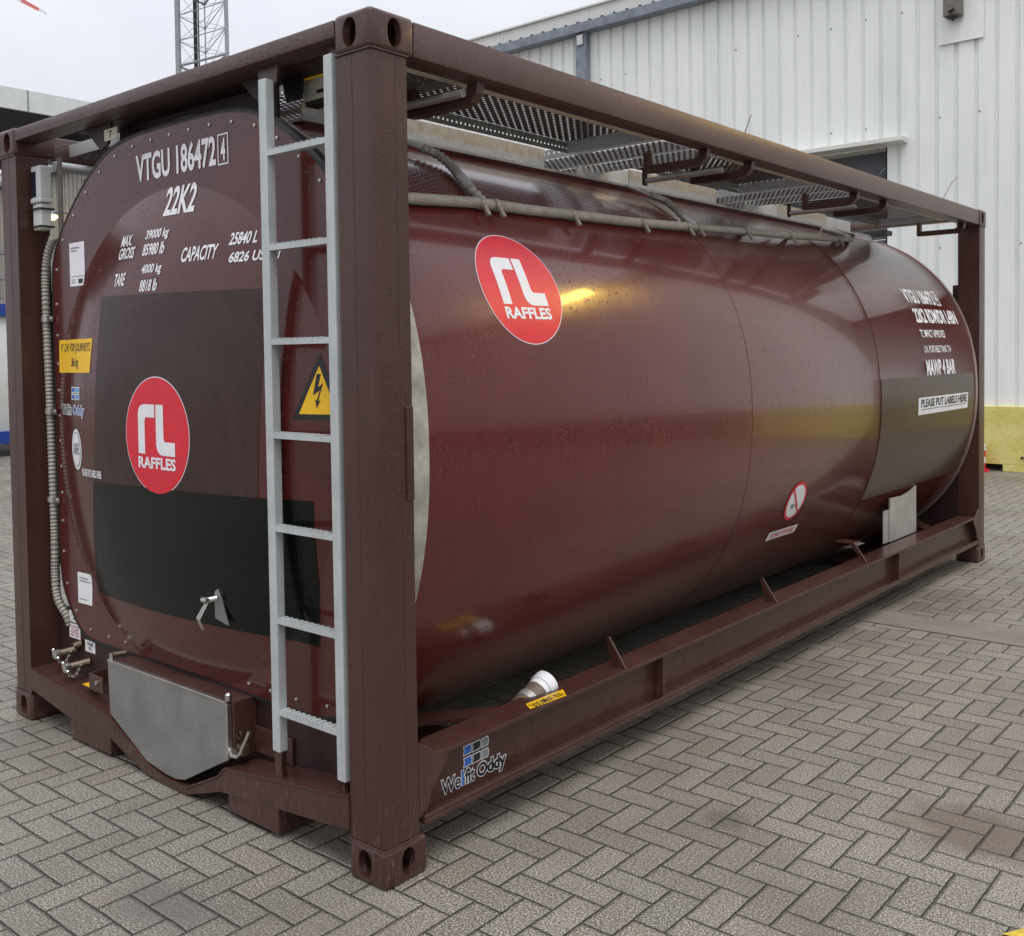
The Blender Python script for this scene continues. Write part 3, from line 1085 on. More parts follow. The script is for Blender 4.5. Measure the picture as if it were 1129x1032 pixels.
# maker's mark on the rail web
def sq(u0, v0, u1, v1, c):
    return [(u0+c*.15, v0), (u1+c*.15, v0+.002), (u1-c*.5, (v0+v1)/2), (u1, v1), (u0, v1-.002), (u0-c*.5, (v0+v1)/2)]
pol = []
U = [.395, .438, .482, .522]
for i in range(3):
    for j, (a, b) in enumerate(((.234, .268), (.273, .307))):
        pol.append((sq(U[i], a, U[i+1]-.004, b, -.008), 0, 0))
        pol.append((sq(U[i]+.003, a+.003, U[i+1]-.007, b-.003, -.008), 1+i, .0008))
mk = decal_polys('maker_logo', pol, web, [MAT['white'], MAT['blue'], MAT['black'], MAT['grey']], rb if False else tk, .001,
                 'small blue, black and grey block logo')
text('maker_lettering', [
    ('We', .292, .180, .378, .226, 0, .060, 0), ('We', .292, .180, .378, .226, 0, .018, 1, .0008),
    ('l', .386, .181, .394, .228, 0, .040, 0), ('l', .386, .181, .394, .228, 0, .010, 2, .0008),
    ('fit', .402, .181, .446, .228, 0, .060, 0), ('fit', .402, .181, .446, .228, 0, .018, 1, .0008),
    ('Oddy', .462, .170, .602, .226, 0, .085, 0), ('Oddy', .462, .170, .602, .226, 0, .036, 1, .0008)],
    web, [MAT['white'], MAT['black'], MAT['blue']], mk, .002)

# bottom end rails with the dip round the valve cover
def bottom_end(near):
    Y = (lambda y: y) if near else (lambda y: LL-y)
    upper = [(-2.277, .226), (-1.615, .226)]
    dip_o = [(-1.615, .226), (-1.58, .175), (-1.39, .085), (-1.30, .050), (-1.19, .028), (-1.05, .030), (-.86, .105), (-.80, .178), (-.80, .226)]
    b = MB()
    # front plate as strips: left, dip, right
    def strip(top, bot):
        n = len(top)
        vs = [(x, Y(.002), z) for x, z in top]+[(x, Y(.002), z) for x, z in bot]+[(x, Y(.012), z) for x, z in top]+[(x, Y(.012), z) for x, z in bot]
        fs = []
        for i in range(n-1):
            fs += [(i, i+1, n+i+1, n+i), (2*n+i, 2*n+i+1, 3*n+i+1, 3*n+i), (i, i+1, 2*n+i+1, 2*n+i), (n+i, n+i+1, 3*n+i+1, 3*n+i)]
        fs += [(0, n, 3*n, 2*n), (n-1, 2*n-1, 4*n-1, 3*n-1)]
        b.add(vs, fs)
    top = [(-2.277, .228), (-1.610, .172), (-1.595, .165), (-1.39, .074), (-1.30, .040), (-1.19, .024), (-1.06, .026), (-.86, .118), (-.812, .160), (-.161, .238)]
    bot = [(-2.277, .145), (-1.96, .098), (-1.60, .088), (-1.37, .020), (-1.28, .008), (-1.18, .004), (-1.06, .006), (-.84, .076), (-.805, .080), (-.161, .141)]
    strip(top, bot)
    rail = b.build('bottom_end_rail', FR, tk, smooth=True)
    # top flange (left, right) and the lip that follows the dip
    l = MB()
    n = len(top)
    for i in range(n-1):
        (x0, z0), (x1, z1) = top[i], top[i+1]
        depth = .175 if i == 0 else (.118 if i == n-2 else .05)
        l.add([(x0, Y(-.001), z0+.002), (x1, Y(-.001), z1+.002), (x1, Y(depth), z1+.002), (x0, Y(depth), z0+.002),
               (x0, Y(-.001), z0+.010), (x1, Y(-.001), z1+.010), (x1, Y(depth), z1+.010), (x0, Y(depth), z0+.010)],
              [(0, 1, 2, 3), (4, 5, 6, 7), (0, 1, 5, 4), (1, 2, 6, 5), (2, 3, 7, 6), (3, 0, 4, 7)])
    l.build('top_flange', FR, rail)
    MB().prism([(-1.935, .014), (-1.605, .014), (-1.605, .0875), (-1.935, .0965)], 'y', Y(.006), Y(.9)).build('forklift_pocket', FR, rail, bevel=.004)
    MB().prism([(-.805, .018), (-.52, .018), (-.52, .1065), (-.805, .0795)], 'y', Y(.006), Y(.9)).build('forklift_pocket', FR, rail, bevel=.004)
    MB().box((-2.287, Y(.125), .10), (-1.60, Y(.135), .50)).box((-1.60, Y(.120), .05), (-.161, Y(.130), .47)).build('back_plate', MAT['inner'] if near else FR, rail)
    MB().box((-.79, Y(.108), .200), (-.575, Y(.119), .292)).build('doubler_plate', FR, rail, bevel=.003)
    return rail
br1 = bottom_end(True)
bottom_end(False)

# ---- shell
def shell_mesh(y0, y1, n=256):
    vs, fs = [], []
    ys = [y0, y1]
    for y in ys:
        for i in range(n):
            x, z = se(2*math.pi*i/n)
            vs.append((XC+x, y, ZC+z))
    for i in range(n):
        fs.append((i, (i+1) % n, n+(i+1) % n, n+i))
    return MB().add(vs, fs)
def ring_mesh(y0, y1, r0, r1=None, n=256):
    r1 = r1 or r0
    vs, fs = [], []
    for y, r in ((y0, RS-.01), (y0, r0), (y1, r1), (y1, RS-.01)):
        for i in range(n):
            x, z = se(2*math.pi*i/n, r)
            vs.append((XC+x, y, ZC+z))
    for q in range(3):
        for i in range(n):
            fs.append((q*n+i, q*n+(i+1) % n, q*n+n+(i+1) % n, q*n+n+i))
    return MB().add(vs, fs)
shell = MB()
s_ = shell_mesh(.222, 5.86)
# far end dished cap closes the shell
n = 256
ring = [(XC+.93*se(2*math.pi*i/n)[0], 6.0, ZC+.93*se(2*math.pi*i/n)[1]) for i in range(n)]
vs = s_.v+ring
fs = s_.f+[(n+i, n+(i+1) % n, 2*n+(i+1) % n, 2*n+i) for i in range(n)]+[tuple(range(2*n, 3*n))]
shell.add(vs, fs)
shell = shell.build('shell', MAT['clad'], tk, smooth=True)
ring_mesh(.155, .222, RS+.003, RS+.003).build('rim_band', MAT['rim'], tk, smooth=True, label='bare silver rim band at the near end of the shell')
ring_mesh(5.845, 5.89, RS+.004, RS+.004).build('rim_band', simple('dull_rim', (.36, .27, .24), .35, .3), tk, smooth=True)
for y in (2.36, 3.985):
    ring_mesh(y-.0011, y+.0011, RS+.0006, RS+.0006).build('seam', simple('seam_dark', (.030, .009, .009), .6), shell, smooth=True)

# ---- end panel: bolted plate with a shallow dome
XO = -1.188
def outline(n=220, Rr=1.226, hx=.985, z0=.405, z1=2.452, g=0.):
    pts = []
    zc = 1.29
    for i in range(n):
        a = 2*math.pi*i/n
        c, s = math.cos(a), math.sin(a)
        t = Rr-g-.07*max(0, -c)*max(0, -s)
        # clip against the flat sides with a soft corner
        lims = [(t, 1)]
        r = t
        for lim in ((hx-g)/abs(c) if abs(c) > 1e-6 else 9, (z1-g-zc)/s if s > 1e-6 else 9, (zc-z0-g)/(-s) if s < -1e-6 else 9):
            r = (r**-44+lim**-44)**(-1/44) if lim < 8 else r
        pts.append((XO+r*c, zc+r*s))
    return pts
def loft(loops, cap0=False, cap1=False):
    m = MB()
    n = len(loops[0])
    vs = [p for lp in loops for p in lp]
    fs = []
    for q in range(len(loops)-1):
        for i in range(n):
            fs.append((q*n+i, q*n+(i+1) % n, (q+1)*n+(i+1) % n, (q+1)*n+i))
    if cap0:
        fs.append(tuple(range(n)))
    if cap1:
        fs.append(tuple(range((len(loops)-1)*n, len(loops)*n)))
    return m.add(vs, fs)
ol = outline()
NR = len(ol)
loops = [[(x, .112, z) for x, z in ol], [(x, .1, z) for x, z in ol]]
for rr_ in [.96, .935, .93, .925, .91, .89, .86]+[.83-.04*i for i in range(21)]:
    if rr_ > .0:
        lp = []
        for i, (x, z) in enumerate(ol):
            a = math.atan2(z-1.29, x-XC)
            # keep inside the outline where the flat bottom cuts the circle
            rm_ = math.hypot(x-XC, z-1.29)*.985
            q = min(rr_, rm_)
            px, pz = XC+q*math.cos(a), 1.29+q*math.sin(a)
            lp.append((px, endy(px, pz), pz))
        loops.append(lp)
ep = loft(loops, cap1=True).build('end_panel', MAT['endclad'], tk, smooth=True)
og = outline(g=-.016)
loft([[(x, .135, z) for x, z in og], [(x, .104, z) for x, z in og], [(x, .0985, z) for x, z in outline(g=-.006)], [(x, .0985, z) for x, z in outline(g=.002)]]).build('rubber_edge', MAT['dark'], ep, smooth=True)
# dark collar from the panel back to the shell
sh = []
for i in range(NR):
    a = 2*math.pi*i/NR
    x, z = se(a, RS-.004)
    sh.append((XC+x, .160, ZC+z))
loft([[(x, .120, z) for x, z in outline(g=-.012)], [(x, .135, z) for x, z in outline(g=-.012)], sh]).build('collar', simple('collar_dark', (.040, .034, .036), .45), tk, smooth=True)
# rivets round the panel
rv = MB()
oi = outline(g=.035)
for i in range(0, NR, 4):
    x, z = oi[i]
    rv.tube([(x, .1, z), (x, .0965, z), (x, .094, z)], [.007, .007, .003], 8)
rv.split('rivet', MAT['bright'], ep, smooth=True)
# film patches
fp = [(-1.66, 1.835), (-.61, 1.815), (-.600, 1.645), (-.635, 1.112), (-1.73, 1.100), (-1.70, 1.30), (-1.675, 1.60)]
decal_polys('grey_film', [(fp, 0, 0)], end, MAT['filme'], ep, .0010)
decal_polys('black_film', [([(-1.73, 1.097), (-.395, 1.120), (-.405, .640), (-1.83, .622)], 0, 0)], end, MAT['filmb'], ep, .0016)
round_logo(end, -1.219, 1.302, .436, ep)
W = MAT['white']
text('registration_lettering', [
    ('VTGU 186472', -1.455, 2.269, -.926, 2.366, 0, .028), ('4', -.892, 2.278, -.868, 2.352, 0, .028),
    ('22K2', -1.232, 2.117, -1.04, 2.218, 0, .028),
], end, W, ep, .0022)
def frame_rect(u0, v0, u1, v1, t):
    return [(rect(u0, v0, u1, v0+t), 0, 0), (rect(u0, v1-t, u1, v1), 0, 0), (rect(u0, v0+t, u0+t, v1-t), 0, 0), (rect(u1-t, v0+t, u1, v1-t), 0, 0)]
decal_polys('check_digit_box', frame_rect(-.912, 2.262, -.848, 2.370, .005), end, W, ep, .002)
sh_ = .22
text('weight_lettering', [
    ('MAX.', -1.530, 2.022, -1.445, 2.063, sh_, .025), ('GROSS', -1.540, 1.972, -1.415, 2.014, sh_, .025),
    ('39000 kg', -1.340, 2.026, -1.182, 2.068, sh_, .025), ('85980 lb', -1.347, 1.974, -1.197, 2.016, sh_, .025),
    ('CAPACITY', -1.078, 1.932, -.876, 1.982, sh_, .025),
    ('25840 L', -.812, 1.974, -.677, 2.014, sh_, .025), ('6826 US gal', -.806, 1.902, -.570, 1.946, sh_, .025),
    ('TARE', -1.556, 1.870, -1.470, 1.916, sh_, .025), ('4000 kg', -1.342, 1.896, -1.205, 1.938, sh_, .025),
    ('8818 lb', -1.346, 1.838, -1.226, 1.880, sh_, .025)], end, W, ep, .0022)
# yellow weight sticker
ys = decal_polys('yellow_sticker', [([(-2.131, 1.531), (-1.745, 1.533), (-1.725, 1.671), (-2.124, 1.671)], 0, 0)], end, MAT['yellow'], ep, .0014)
text('sticker_lettering', [('M.G.W. FOR JOURNEYS', -2.105, 1.610, -1.745, 1.655, 0, .0), ('36t kg', -1.955, 1.548, -1.87, 1.595, 0, .01)], end, MAT['black'], ep, .0026)
# plain stickers where coded labels sit
ws = decal_polys('white_label', [(rect(-2.012, 1.895, -1.884, 2.077), 0, 0), (rect(-2.000, 2.052, -1.925, 2.058), 1, .0008), (rect(-2.000, 2.040, -1.945, 2.045), 1, .0008), (rect(-2.003, 1.934, -1.893, 1.937), 1, .0008), (rect(-1.940, 1.905, -1.900, 1.924), 2, .0008), (rect(-1.998, 1.910, -1.965, 1.914), 1, .0008), (rect(-1.998, 1.920, -1.970, 1.924), 1, .0008)], end, [W, MAT['grey'], MAT['black']], ep, .0014, 'tall white label near the left edge of the panel')
text('label_lettering', [('TEST', -1.998, 2.045, -1.955, 2.062, 0, .02), ('2020', -1.93, 1.905, -1.896, 1.922, 0, .02)], end, MAT['grey'], ws, .0024) if False else None
decal_polys('white_label', [([(-2.021, .547), (-1.902, .549), (-1.892, .682), (-2.021, .680)], 0, 0), (rect(-2.005, .655, -1.930, .660), 1, .0008), (rect(-2.005, .643, -1.915, .648), 1, .0008), (rect(-2.005, .565, -1.945, .569), 1, .0008)], end, [W, MAT['grey']], ep, .0014, 'white label low on the panel')
mm = []
for i in range(2):
    for j in range(2):
        mm.append((rect(-1.945+i*.05, 1.420+j*.028, -1.90+i*.05, 1.445+j*.028), 0, 0))
        mm.append((rect(-1.940+i*.05, 1.424+j*.028, -1.905+i*.05, 1.441+j*.028), 1+i, .0008))
ml = decal_polys('maker_logo', mm, end, [W, MAT['blue'], MAT['skyblue']], ep, .0014)
text('maker_lettering', [('Welfit', -2.083, 1.358, -1.945, 1.396, 0, .085, 0), ('Welfit', -2.083, 1.358, -1.945, 1.396, 0, .008, 1, .0008),
                         ('Oddy', -1.925, 1.350, -1.800, 1.396, 0, .085, 0), ('Oddy', -1.925, 1.350, -1.800, 1.396, 0, .008, 2, .0008)], end, [W, MAT['black'], MAT['blue']], ep, .0020)
ov_ = decal_polys('oval_sticker', [(circle(-1.893, 1.215, .055, 32, .085), 0, 0), (circle(-1.893, 1.215, .045, 32, .073), 1, .0006), (circle(-1.893, 1.215, .040, 32, .068), 0, .0012)], end, [W, MAT['grey']], ep, .0014)
text('sticker_lettering', [('SAFE', -1.922, 1.195, -1.864, 1.24, 0, .03)], end, MAT['grey'], ep, .0036)
text('label_note', [('PLEASE PUT LABELS HERE', -1.835, 1.112, -1.650, 1.140, 0, .03)], end, W, ep, .0032)
# electric warning triangle
tri = decal_polys('warning_triangle', [([(-.262, 1.383), (-.366, 1.597), (-.470, 1.383)], 0, 0), ([(-.290, 1.401), (-.366, 1.556), (-.442, 1.401)], 1, .0008),
    ([(-.374, 1.530), (-.358, 1.530), (-.368, 1.488), (-.349, 1.500), (-.366, 1.444), (-.357, 1.446), (-.371, 1.420), (-.378, 1.447), (-.371, 1.446), (-.360, 1.478), (-.386, 1.462)], 0, .0016)],
    end, [MAT['black'], MAT['yellow']], ep, .0014, 'yellow and black triangle with a lightning bolt')
# latch on the dome
lt_ = MB()
y0 = endy(-.90, .70)-.002
lt_.add([(-.905, y0-.002, .775), (-.880, y0-.002, .775), (-.826, y0-.002, .655), (-.905, y0-.002, .668), (-.905, y0-.007, .775), (-.880, y0-.007, .775), (-.826, y0-.007, .655), (-.905, y0-.007, .668)],
        [(0, 1, 2, 3), (4, 5, 6, 7), (0, 1, 5, 4), (1, 2, 6, 5), (2, 3, 7, 6), (3, 0, 4, 7)])
la = lt_.build('latch_plate', MAT['steel'], tk)
MB().tube([(-.890, y0-.006, .742), (-.915, y0-.045, .735)], .011, 10).tube([(-.925, y0-.042, .738), (-.895, y0-.042, .738)], .010, 8).build('pivot', MAT['bright'], la, smooth=True)
MB().add([(-.910, y0-.040, .735), (-.890, y0-.040, .735), (-.925, y0-.055, .668), (-.950, y0-.055, .672), (-.935, y0-.046, .635), (-.912, y0-.046, .630)],
         [(0, 1, 2, 3), (3, 2, 5, 4)]).build('lever', MAT['bright'], la)
sol = la

# ---- side lettering and stickers
round_logo(side, .795, .556, .434, shell)
text('registration_lettering', [
    ('VTGU 186472', 4.80, .628, 5.37, .730, 0, .035), ('4', 5.425, .640, 5.455, .718, 0, .035),
    ('22K2 RDM/DR L4BN', 4.82, .486, 5.68, .582, 0, .035),
    ('TC IMPACT APPROVED', 4.81, .380, 5.30, .432, 0, .015),
    ('U.N. PORTABLE TANK T14', 4.81, .278, 5.35, .324, 0, .015),
    ('MAWP 4 BAR', 4.81, .132, 5.385, .226, 0, .04)], side, W, shell, .0028)
decal_polys('check_digit_box', frame_rect(5.395, .620, 5.485, .738, .010), side, W, shell, .0024)
decal_polys('grey_film', [(rect(3.995, -.62, 5.80, .125), 0, 0)], side, MAT['film'], shell, .0014)
pl = decal_polys('label_strip', [(rect(4.63, -.122, 5.66, -.012), 0, 0), (rect(4.68, -.091, 5.62, -.087), 1, .001)], side, [W, MAT['black']], shell, .0024)
text('strip_lettering', [('PLEASE PUT LABELS HERE', 4.68, -.074, 5.63, -.024, 0, .02)], side, MAT['black'], shell, .0044)
ns = decal_polys('prohibition_sticker', [(circle(2.985, -.490, .110, 40), 0, 0), (circle(2.985, -.490, .093, 40), 1, .0008),
    ([(2.915, -.425), (2.925, -.415), (3.055, -.555), (3.045, -.565)], 0, .0024),
    (rect(2.940, -.53, 2.975, -.50), 2, .0016), (rect(2.975, -.52, 3.02, -.512), 2, .0016)],
    side, [MAT['red'], W, MAT['grey']], shell, .0016, 'round red and white prohibition sticker')
pf = decal_polys('warning_strip', [(rect(2.815, -.706, 3.155, -.652), 0, 0)], side, W, shell, .0016)
text('strip_lettering', [('DO NOT STEP HERE', 2.85, -.694, 3.12, -.664, 0, .03)], side, MAT['pink'], shell, .0026)

# ---- ladder
ld = bpy.data.objects.new('ladder', None)
def ladder():
    st = None
    root = MB().box((-.538, .002, .296), (-.500, .036, 2.474)).build('ladder', MAT['galv'], tk, bevel=.003)
    MB().box((-.214, .002, .283), (-.176, .036, 2.488)).build('stile', MAT['galv'], root, bevel=.003)
    for i in range(7):
        z = .430+.3013*i
        m = MB()
        m.box((-.4995, .004, z-.010), (-.2145, .032, z+.008))
        q = -.49
        while q < -.235:
            m.box((q, .0035, z+.0081), (q+.014, .0325, z+.0112))
            q += .026
        m.build('rung', MAT['galv'], root, bevel=0)
    return root
ld = ladder()
b1 = MB().prism([(-.537, .202), (-.500, .207), (-.505, .250), (-.500, .30), (-.537, .30)], 'y', .010, .016).box((-.537, .016, .204), (-.527, .05, .30))
b1.prism([(-.232, .236), (-.178, .238), (-.185, .26), (-.178, .284), (-.225, .284)], 'y', .046, .056).box((-.200, .01, .238), (-.188, .046, .27))
b1.split('foot_bracket', FR, ld)
MB().prism([(-.60, 2.53), (-.49, 2.53), (-.50, 2.47), (-.59, 2.46)], 'y', .046, .054).prism([(-.24, 2.53), (-.165, 2.53), (-.175, 2.45), (-.23, 2.47)], 'y', .046, .054).split('head_bracket', FR, ld)

# cream kick plate with a yellow edge seen between the stiles
kp = MB().box((-.60, .235, 2.455), (-.20, .243, 2.525)).build('kick_plate', MAT['cream'], tk)
MB().box((-.60, .231, 2.525), (-.20, .247, 2.541)).build('yellow_edge', MAT['yellow'], kp)
MB().box((-.53, .233, 2.472), (-.49, .2345, 2.484)).build('slot', MAT['inner'], kp)
MB().prism([(-.66, 2.53), (-.55, 2.53), (-.56, 2.455), (-.64, 2.455)], 'y', .19, .2).box((-.60, .24, 2.44), (-.42, .29, 2.47)).build('hook', MAT['dark'], kp)

# ---- valve cover box
vb = MB().box((-1.590, .022, .196), (-.785, .119, .398)).build('valve_box', FR, tk, bevel=.004)
cov = [(-1.604, .392), (-.800, .398), (-.792, .200), (-1.071, .056), (-1.13, .044), (-1.20, .045), (-1.329, .062), (-1.36, .075), (-1.597, .186)]
MB().prism(cov, 'y', .003, .014).build('cover_plate', MAT['steel'], vb, bevel=.003)
MB().box((-1.602, -.001, .3935), (-.802, .018, .4025)).box((-.801, .000, .205), (-.790, .020, .392)).build('cover_rim', MAT['bright'], vb, bevel=.002)
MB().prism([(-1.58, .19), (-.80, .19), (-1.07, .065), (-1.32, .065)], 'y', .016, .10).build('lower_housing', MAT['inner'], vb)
MB().tube([(-.800, .014, .4025), (-.800, .014, .412), (-.800, .014, .424), (-.800, .014, .430)], [.010, .012, .012, .005], 12).tube([(-1.592, .014, .4025), (-1.592, .014, .425)], .009, 10).build('hinge_pin', MAT['bright'], vb, smooth=True)
MB().tube([(-1.59, .02, .418), (-1.575, .065, .418)], .011, 10).build('hinge', MAT['brass'], vb, smooth=True)
hd = MB().tube([(-.784, .010, .225), (-.765, -.002, .222), (-.735, .000, .226), (-.722, .004, .240), (-.690, .02, .318)], .0065, 10)
hd.tube([(-.790, .016, .228), (-.775, .010, .226)], .014, 12)
hd.build('handle', MAT['bright'], vb, smooth=True)
MB().tube([(-.772+.013*math.cos(a), .035, .283+.013*math.sin(a)) for a in [R(20*i) for i in range(40)]], .0028, 6).box((-.784, .03, .215), (-.745, .055, .25)).build('spring_catch', MAT['brass'], vb)

# ---- steam fittings, small bracket and labels at the left foot
for (x, z, y) in ((-2.13, .315, .070), (-2.02, .280, .058)):
    v = MB().tube([(x+.035, .126, z+.012), (x, y, z), (x, y-.012, z)], [.017, .017, .020], 16).build('steam_valve', MAT['brass'], tk, smooth=True)
    MB().tube([(x, y-.030, z), (x, y-.012, z)], .021, 14).tube([(x-.024, y-.024, z+.017), (x+.024, y-.024, z-.017)], .007, 8).build('cap', MAT['bright'], v, smooth=True)
    ch = MB()
    for i in range(7):
        t = i/6
        cx, cz = x-.01+.075*t, z-.028-.030*math.sin(math.pi*t)+.045*t
        ch.tube([(cx+.008*math.cos(a), y-.01+.004*(i % 2)*math.sin(a)+.02*t, cz+.006*math.sin(a)) for a in [R(45*q) for q in range(9)]], .0018, 5)
    ch.build('chain', MAT['bright'], v)
MB().tube([(-2.05, .126, .360), (-2.07, .10, .350)], .015, 10).build('hose_stub', MAT['brass'], tk, smooth=True)
bk = MB().box((-1.800, .030, .237), (-1.793, .10, .303)).box((-1.800, .024, .237), (-1.690, .030, .303)).build('lug_plate', FR, tk, bevel=.0015)
MB().tube([(-1.735, .018, .275), (-1.735, .024, .275)], .010, 10).build('bolt', MAT['bright'], bk)
MB().box((-1.88, .035, .2363), (-1.802, .095, .2385)).build('yellow_sticker', MAT['yellow'], bk)
Yp = .1245
def bp(u, s, off):
    return (u, Yp-off, s)
for nm, u0, v0, u1, v1, lines, mt in (('steam_in_label', -2.160, .440, -2.062, .490, ['STEAM', 'IN'], 'black'),
                                     ('caution_label', -2.160, .370, -2.062, .434, ['CAUTION', 'STEAM', 'HEATING', 'MAX 4 BAR'], 'pink'),
                                     ('steam_out_label', -2.022, .332, -1.935, .382, ['STEAM', 'OUT'], 'black')):
    lb = decal_polys(nm, [(rect(u0, v0, u1, v1), 0, 0)], bp, W, tk, .001)
    n_ = len(lines)
    h = (v1-v0-.012)/n_
    its = []
    for i, s in enumerate(lines):
        w = (u1-u0-.02)*min(1, len(s)/6)*(.92 if n_ > 2 else .8)
        cx = (u0+u1)/2
        its.append((s, cx-w/2, v1-.006-h*(i+1)+h*.15, cx+w/2, v1-.006-h*i-h*.12, 0, .01))
    text('label_lettering', its, bp, MAT[mt], lb, .002)

# ---- device on the left post
dv = MB().box((-2.262, .060, 2.285), (-2.178, .112, 2.425)).box((-2.266, .056, 2.265), (-2.174, .116, 2.287)).box((-2.257, .062, 2.150), (-2.181, .110, 2.262)).build('tracking_box', MAT['deviceg'], tk, bevel=.006)
MB().box((-2.254, .0575, 2.292), (-2.215, .0595, 2.400)).build('solar_panel', MAT['devdark'], dv)
MB().box((-2.267, .054, 2.236), (-2.173, .119, 2.243)).box((-2.267, .054, 2.160), (-2.173, .119, 2.167)).build('clamp_band', MAT['dark'], dv)
MB().box((-2.30, .110, 2.17), (-2.255, .128, 2.38)).box((-2.158, .126, 2.10), (-2.125, .134, 2.46)).build('mounting_plate', MAT['lampbody'], dv)
MB().tube([(-2.20, .135, 2.43), (-2.20, 1.2, 2.43)], .022, 12).build('cross_tube', MAT['galv'], tk, smooth=True)
# far inner top members on the left (seen through the gap)
MB().box((-2.27, .30, 2.36), (-2.24, 1.6, 2.40)).build('inner_rail', MAT['inner'], tk)

# ---- hoses
def ribbed(pts, r, step=.0085, amp=.0018):
    """corrugated hose following the points"""
    P = [Vector(p) for p in pts]
    # resample
    L_ = [0]
    for a, b in zip(P, P[1:]):
        L_.append(L_[-1]+(b-a).length)
    n = int(L_[-1]/step)
    out, rs = [], []
    def cat(t):
        i = max(j for j in range(len(L_)-1) if L_[j] <= t+1e-9)
        f = (t-L_[i])/(L_[i+1]-L_[i])
        p0 = P[max(i-1, 0)]; p1 = P[i]; p2 = P[i+1]; p3 = P[min(i+2, len(P)-1)]
        return .5*((2*p1)+(-p0+p2)*f+(2*p0-5*p1+4*p2-p3)*f*f+(-p0+3*p1-3*p2+p3)*f**3)
    for i in range(n+1):
        out.append(cat(L_[-1]*i/n*.99999))
        rs.append(r+amp*(1 if i % 2 else -1))
    return out, rs
vp = [(-2.150, .100, 2.115), (-2.205, .10, 2.05), (-2.235, .10, 1.96), (-2.240, .10, 1.80), (-2.232, .10, 1.50), (-2.225, .10, 1.15), (-2.222, .10, .80), (-2.228, .10, .62), (-2.205, .10, .53), (-2.170, .12, .46), (-2.165, .13, .42)]
o_, r__ = ribbed(vp, .017)
hz = MB().tube(o_, r__, 12).build('flexible_hose', MAT['hose_steel'], tk, label='upright ribbed hose beside the left post')
for z in (1.765, 1.362, .975):
    xh = -2.236 if z > 1.6 else -2.226
    c = MB().tube([(xh, .10, z-.012), (xh, .10, z+.012)], .024, 14).box((xh+.02, .088, z-.012), (xh+.075, .094, z+.012)).tube([(xh+.055, .082, z), (xh+.055, .088, z)], .008, 8).build('hose_clamp', MAT['bright'], hz)
hp_ = [(-.258, .30, 2.105), (-.262, .415, 2.11), (-.286, .782, 2.135), (-.288, 1.044, 2.138), (-.298, 1.409, 2.150), (-.310, 1.832, 2.162), (-.336, 2.347, 2.189), (-.372, 2.975, 2.222), (-.406, 3.598, 2.250), (-.478, 4.495, 2.304)]
o_, r__ = ribbed(hp_[:7], .0195, .009, .0016)
h2 = MB().tube(o_, r__, 14).build('flexible_hose', MAT['hose'], tk, label='long ribbed pale hose along the top of the shell')
MB().tube(hp_[6:]+[(-.52, 4.80, 2.33), (-.60, 4.93, 2.365), (-.68, 4.90, 2.40), (-.73, 4.80, 2.42)], .0185, 14).build('hose_end', MAT['hose'], h2, smooth=True)
for y in (.775, .86, 1.34, 1.88, 2.31, 2.42, 2.98, 3.60, 4.45):
    for a, b in zip(hp_, hp_[1:]):
        if a[1] <= y <= b[1]:
            f = (y-a[1])/(b[1]-a[1])
            x, z = a[0]+f*(b[0]-a[0]), a[2]+f*(b[2]-a[2])
    MB().tube([(x, y-.012, z), (x, y+.012, z)], .0235, 14).prism([(x+.018, z-.010), (x+.026, z-.006), (x+.050, z-.044), (x+.042, z-.050)], 'y', y-.010, y+.010).build('hose_clamp', MAT['hose_steel'], h2)
for pts in ([(-.62, .70, 2.40), (-.575, .77, 2.375), (-.535, .815, 2.350), (-.475, .825, 2.303), (-.40, .80, 2.245), (-.345, .785, 2.200), (-.292, .80, 2.145)],
            [(-.66, 2.28, 2.42), (-.585, 2.38, 2.375), (-.545, 2.46, 2.350), (-.47, 2.44, 2.300), (-.41, 2.42, 2.250), (-.345, 2.42, 2.20)]):
    o_, r__ = ribbed(pts[1:], .017, .012, .0028)
    bh = MB().tube(o_, r__, 12).build('branch_hose', MAT['hose'], tk)
    MB().tube([pts[0], pts[1], pts[2]], [.010, .013, .017], 12).tube([Vector(pts[4])+Vector((0, 0, .0)), Vector(pts[5])], .0205, 12).split('coupling', MAT['tray2'], bh, smooth=True)

# ---- spill tray and walkways on top
MB().box((-1.68, .34, 2.434), (-.738, 5.45, 2.446)).build('tray_flashing', MAT['flash'], tk)
MB().box((-1.672, .35, 2.36), (-.750, 5.44, 2.4335)).build('tray_skirt', MAT['clad'], tk)
tw_ = MB()
for a, b in ((.36, 1.76), (2.47, 3.38), (4.20, 4.95)):
    tw_.box((-.775, a, 2.446), (-.762, b, 2.535))
tw_.split('tray_wall', MAT['tray'], tk)
tz = MB()
for a, b in ((2.02, 2.465), (3.75, 4.195), (4.96, 5.40)):
    tz.box((-.775, a, 2.446), (-.765, b, 2.525))
tz.box((-1.665, .36, 2.446), (-1.655, 5.4, 2.535)).split('tray_wall', MAT['tray2'], tk)
tt = MB()
for yc in (1.2, 3.0, 4.7):
    tt.tube([(XC, yc, 2.43), (XC, yc, 2.56)], .24, 32)
tt.split('manhole_neck', MAT['tray2'], tk, smooth=True)
